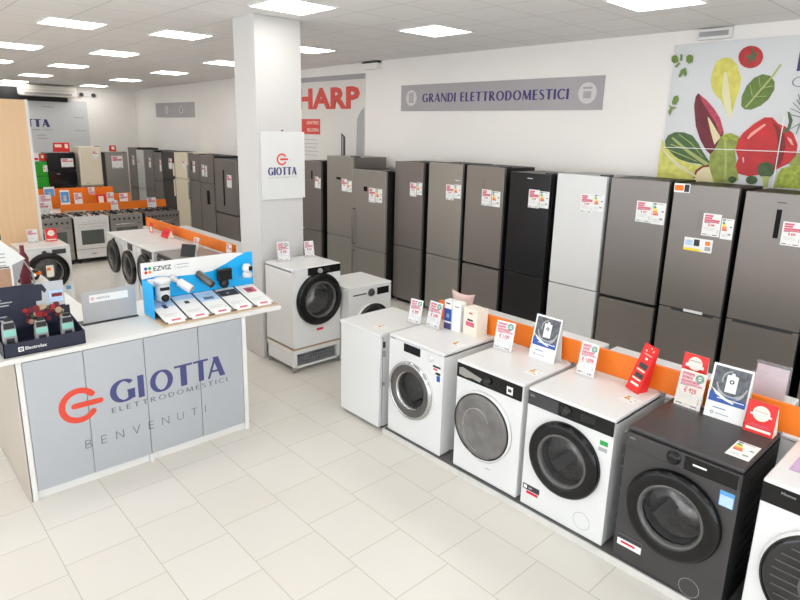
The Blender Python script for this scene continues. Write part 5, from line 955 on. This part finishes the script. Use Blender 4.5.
# things on the side wing of the counter
s=empty('leaflet_stand',(-5.9,.92,ZC1),R(90)); tag(s,'white folded display with kraft brown lower half at the left edge','display card')
m=MB(); m.prism([(-.30,.0),(.06,.0),(.06,.27),(.165,.315),(.0,.49),(-.30,.50)],0,.006,'paper'); m.prism([(-.30,.01),(.045,.01),(.045,.245),(-.30,.245)],-.002,-.0005,'kraft'); m.prism([(.062,.05),(.062,.27),(.16,.312)],-.001,.005,'greytrim'); m.build('front_panel',s)
m=MB(); 
for z in (.27,.30,.34,.37): m.box(-.29,.02,-.002,-.0005,z,z+.008,'greyp')
m.box(-.30,.04,-.003,-.0005,.252,.262,'blkp'); m.build('print',s)
m=MB(); m.poly([(-.30,.14,0),(.06,.14,0),(.0,.006,.46),(-.30,.006,.46)],'paper'); m.build('back_panel',s)
m=MB(); m.lathe([(.045,0),(.045,.24),(.03,.28),(.018,.30),(.018,.36),(.0001,.36)],(0,0,0),'radicchio',22,axis='z'); tag(m.build('red_bottle',None,loc=(-6.3,1.14,ZC1)),'dark red bottle behind the white folded display','bottle')
for i,(x,y) in enumerate(((-6.40,1.12),(-6.42,1.235))):
    m=MB(); m.lathe([(.022,-.02),(.048,-.02),(.048,.02),(.022,.02),(.022,-.02)],(0,0,.048),'black',26)
    m.f.pop();m.m.pop();m.sm.pop();m.f.pop();m.m.pop();m.sm.pop()
    if i: m.box(.02,.06,-.021,.021,.05,.075,'eora')
    tag(m.build('tape_roll',None,loc=(x,y,ZC1),rot=(0,0,R(70)),fix=False),['plain black tape roll standing behind the navy header','black tape roll with orange end behind the navy header'][i],'tape roll')
m=MB(); pts=[(-6.15,1.12,1.27),(-6.13,1.17,1.16),(-6.1,1.17,1.055),(-5.95,1.15,1.045),(-5.7,1.18,1.040),(-5.5,1.12,1.040),(-5.4,1.0,1.040)]
m.tube(pts,.008,'greytrim',8); tag(m.build('grey_cable'),'grey cable lying over the side wing of the counter','cable')
m=MB(); m.box(-.22,.22,-.12,.12,0,.05,'silver'); m.box(-.21,.21,-.11,.11,.05,.052,'paper'); tag(m.build('document_tray',None,loc=(-5.55,.72,ZC1),rot=(0,0,R(80)),bevel=.003),'flat grey tray with papers behind the navy display','tray')
m=MB(); m.tube([(-6.5,.90,ZC1),(-6.5,.90,1.40),(-6.42,.98,1.46)],.006,'black',8); m.lathe([(.03,0),(.03,.05),(.0001,.06)],(-6.42,.98,1.44),'black',16,axis='z'); m.lathe([(.05,0),(.05,.012),(.0001,.014)],(-6.5,.90,ZC1),'black',20,axis='z'); tag(m.build('desk_lamp'),'thin black stick with round head at the left edge','desk lamp')

# ================================================================= LIGHT, CAMERA
wd=bpy.data.worlds.new('sky'); scene.world=wd; wd.use_nodes=True
wn=wd.node_tree; bg=wn.nodes['Background']; bg.inputs['Color'].default_value=(.88,.94,1.0,1); bg.inputs['Strength'].default_value=3.2
cam=bpy.data.cameras.new('camera'); co=bpy.data.objects.new('camera',cam); COL.objects.link(co); scene.camera=co
F,YAW,PIT,ROL,OX,OY=600.7,R(46.738),R(13.652),R(1.505),2.974,-23.77
cam.sensor_width=36; cam.lens=F/800*36; cam.shift_x=-OX/800; cam.shift_y=OY/800; cam.clip_start=.05; cam.clip_end=100
fwd=Vector((-math.sin(YAW)*math.cos(PIT),math.cos(YAW)*math.cos(PIT),-math.sin(PIT))); rt=Vector((math.cos(YAW),math.sin(YAW),0)); up=rt.cross(fwd)
r2=rt*math.cos(ROL)+up*math.sin(ROL); u2=-rt*math.sin(ROL)+up*math.cos(ROL)
co.matrix_world=Matrix(((r2.x,u2.x,-fwd.x,0),(r2.y,u2.y,-fwd.y,0),(r2.z,u2.z,-fwd.z,2.5),(0,0,0,1)))
vs=scene.view_settings; vs.view_transform='Standard'; vs.look='None'; vs.gamma=1; vs.use_curve_mapping=False; vs.exposure=0.22
scene.cycles.max_bounces=8; scene.cycles.use_denoising=True

# repeats share a group phrase
for o in list(scene.objects):
    if o.parent is None and o.get('category') and not o.get('group'):
        c=o['category']; x,y=o.location.x,o.location.y
        if c=='washing machine': o['group']='washing machines in the front row' if (x>-3.6) else ('washing machines by the pillar' if x>-5.5 else ('washing machines of the middle island' if y>2.6 and x>-10 else 'washing machines by the beige panel'))
        elif c=='fridge': o['group']='fridges at the far wall' if x<-15.9 and y<5.5 else ('fridges in the far row' if x<-11 else 'fridges along the back wall')
        elif c=='cooker': o['group']='gas cookers in a row'
        elif c=='price card': o['group']='price cards on the front row' if x>-4 else ('price cards by the pillar' if x>-6 else ('price cards on the middle island' if x>-9.3 else 'price cards around the cookers'))
        elif c=='energy label': o['group']='energy labels lying on the front row'
        elif c=='camera' and x>-6: o['group']='cameras on the blue display'
        elif c=='divider board': o['group']='orange divider boards'
        elif c=='carton': o['group']='detergent cartons'
        elif c=='tape roll': o['group']='tape rolls on the counter'
        elif c=='tent card': o['group']='red tent cards'
        elif c=='display card' and x>-4 and o.name.startswith('photo'): o['group']='blue and grey photo displays'
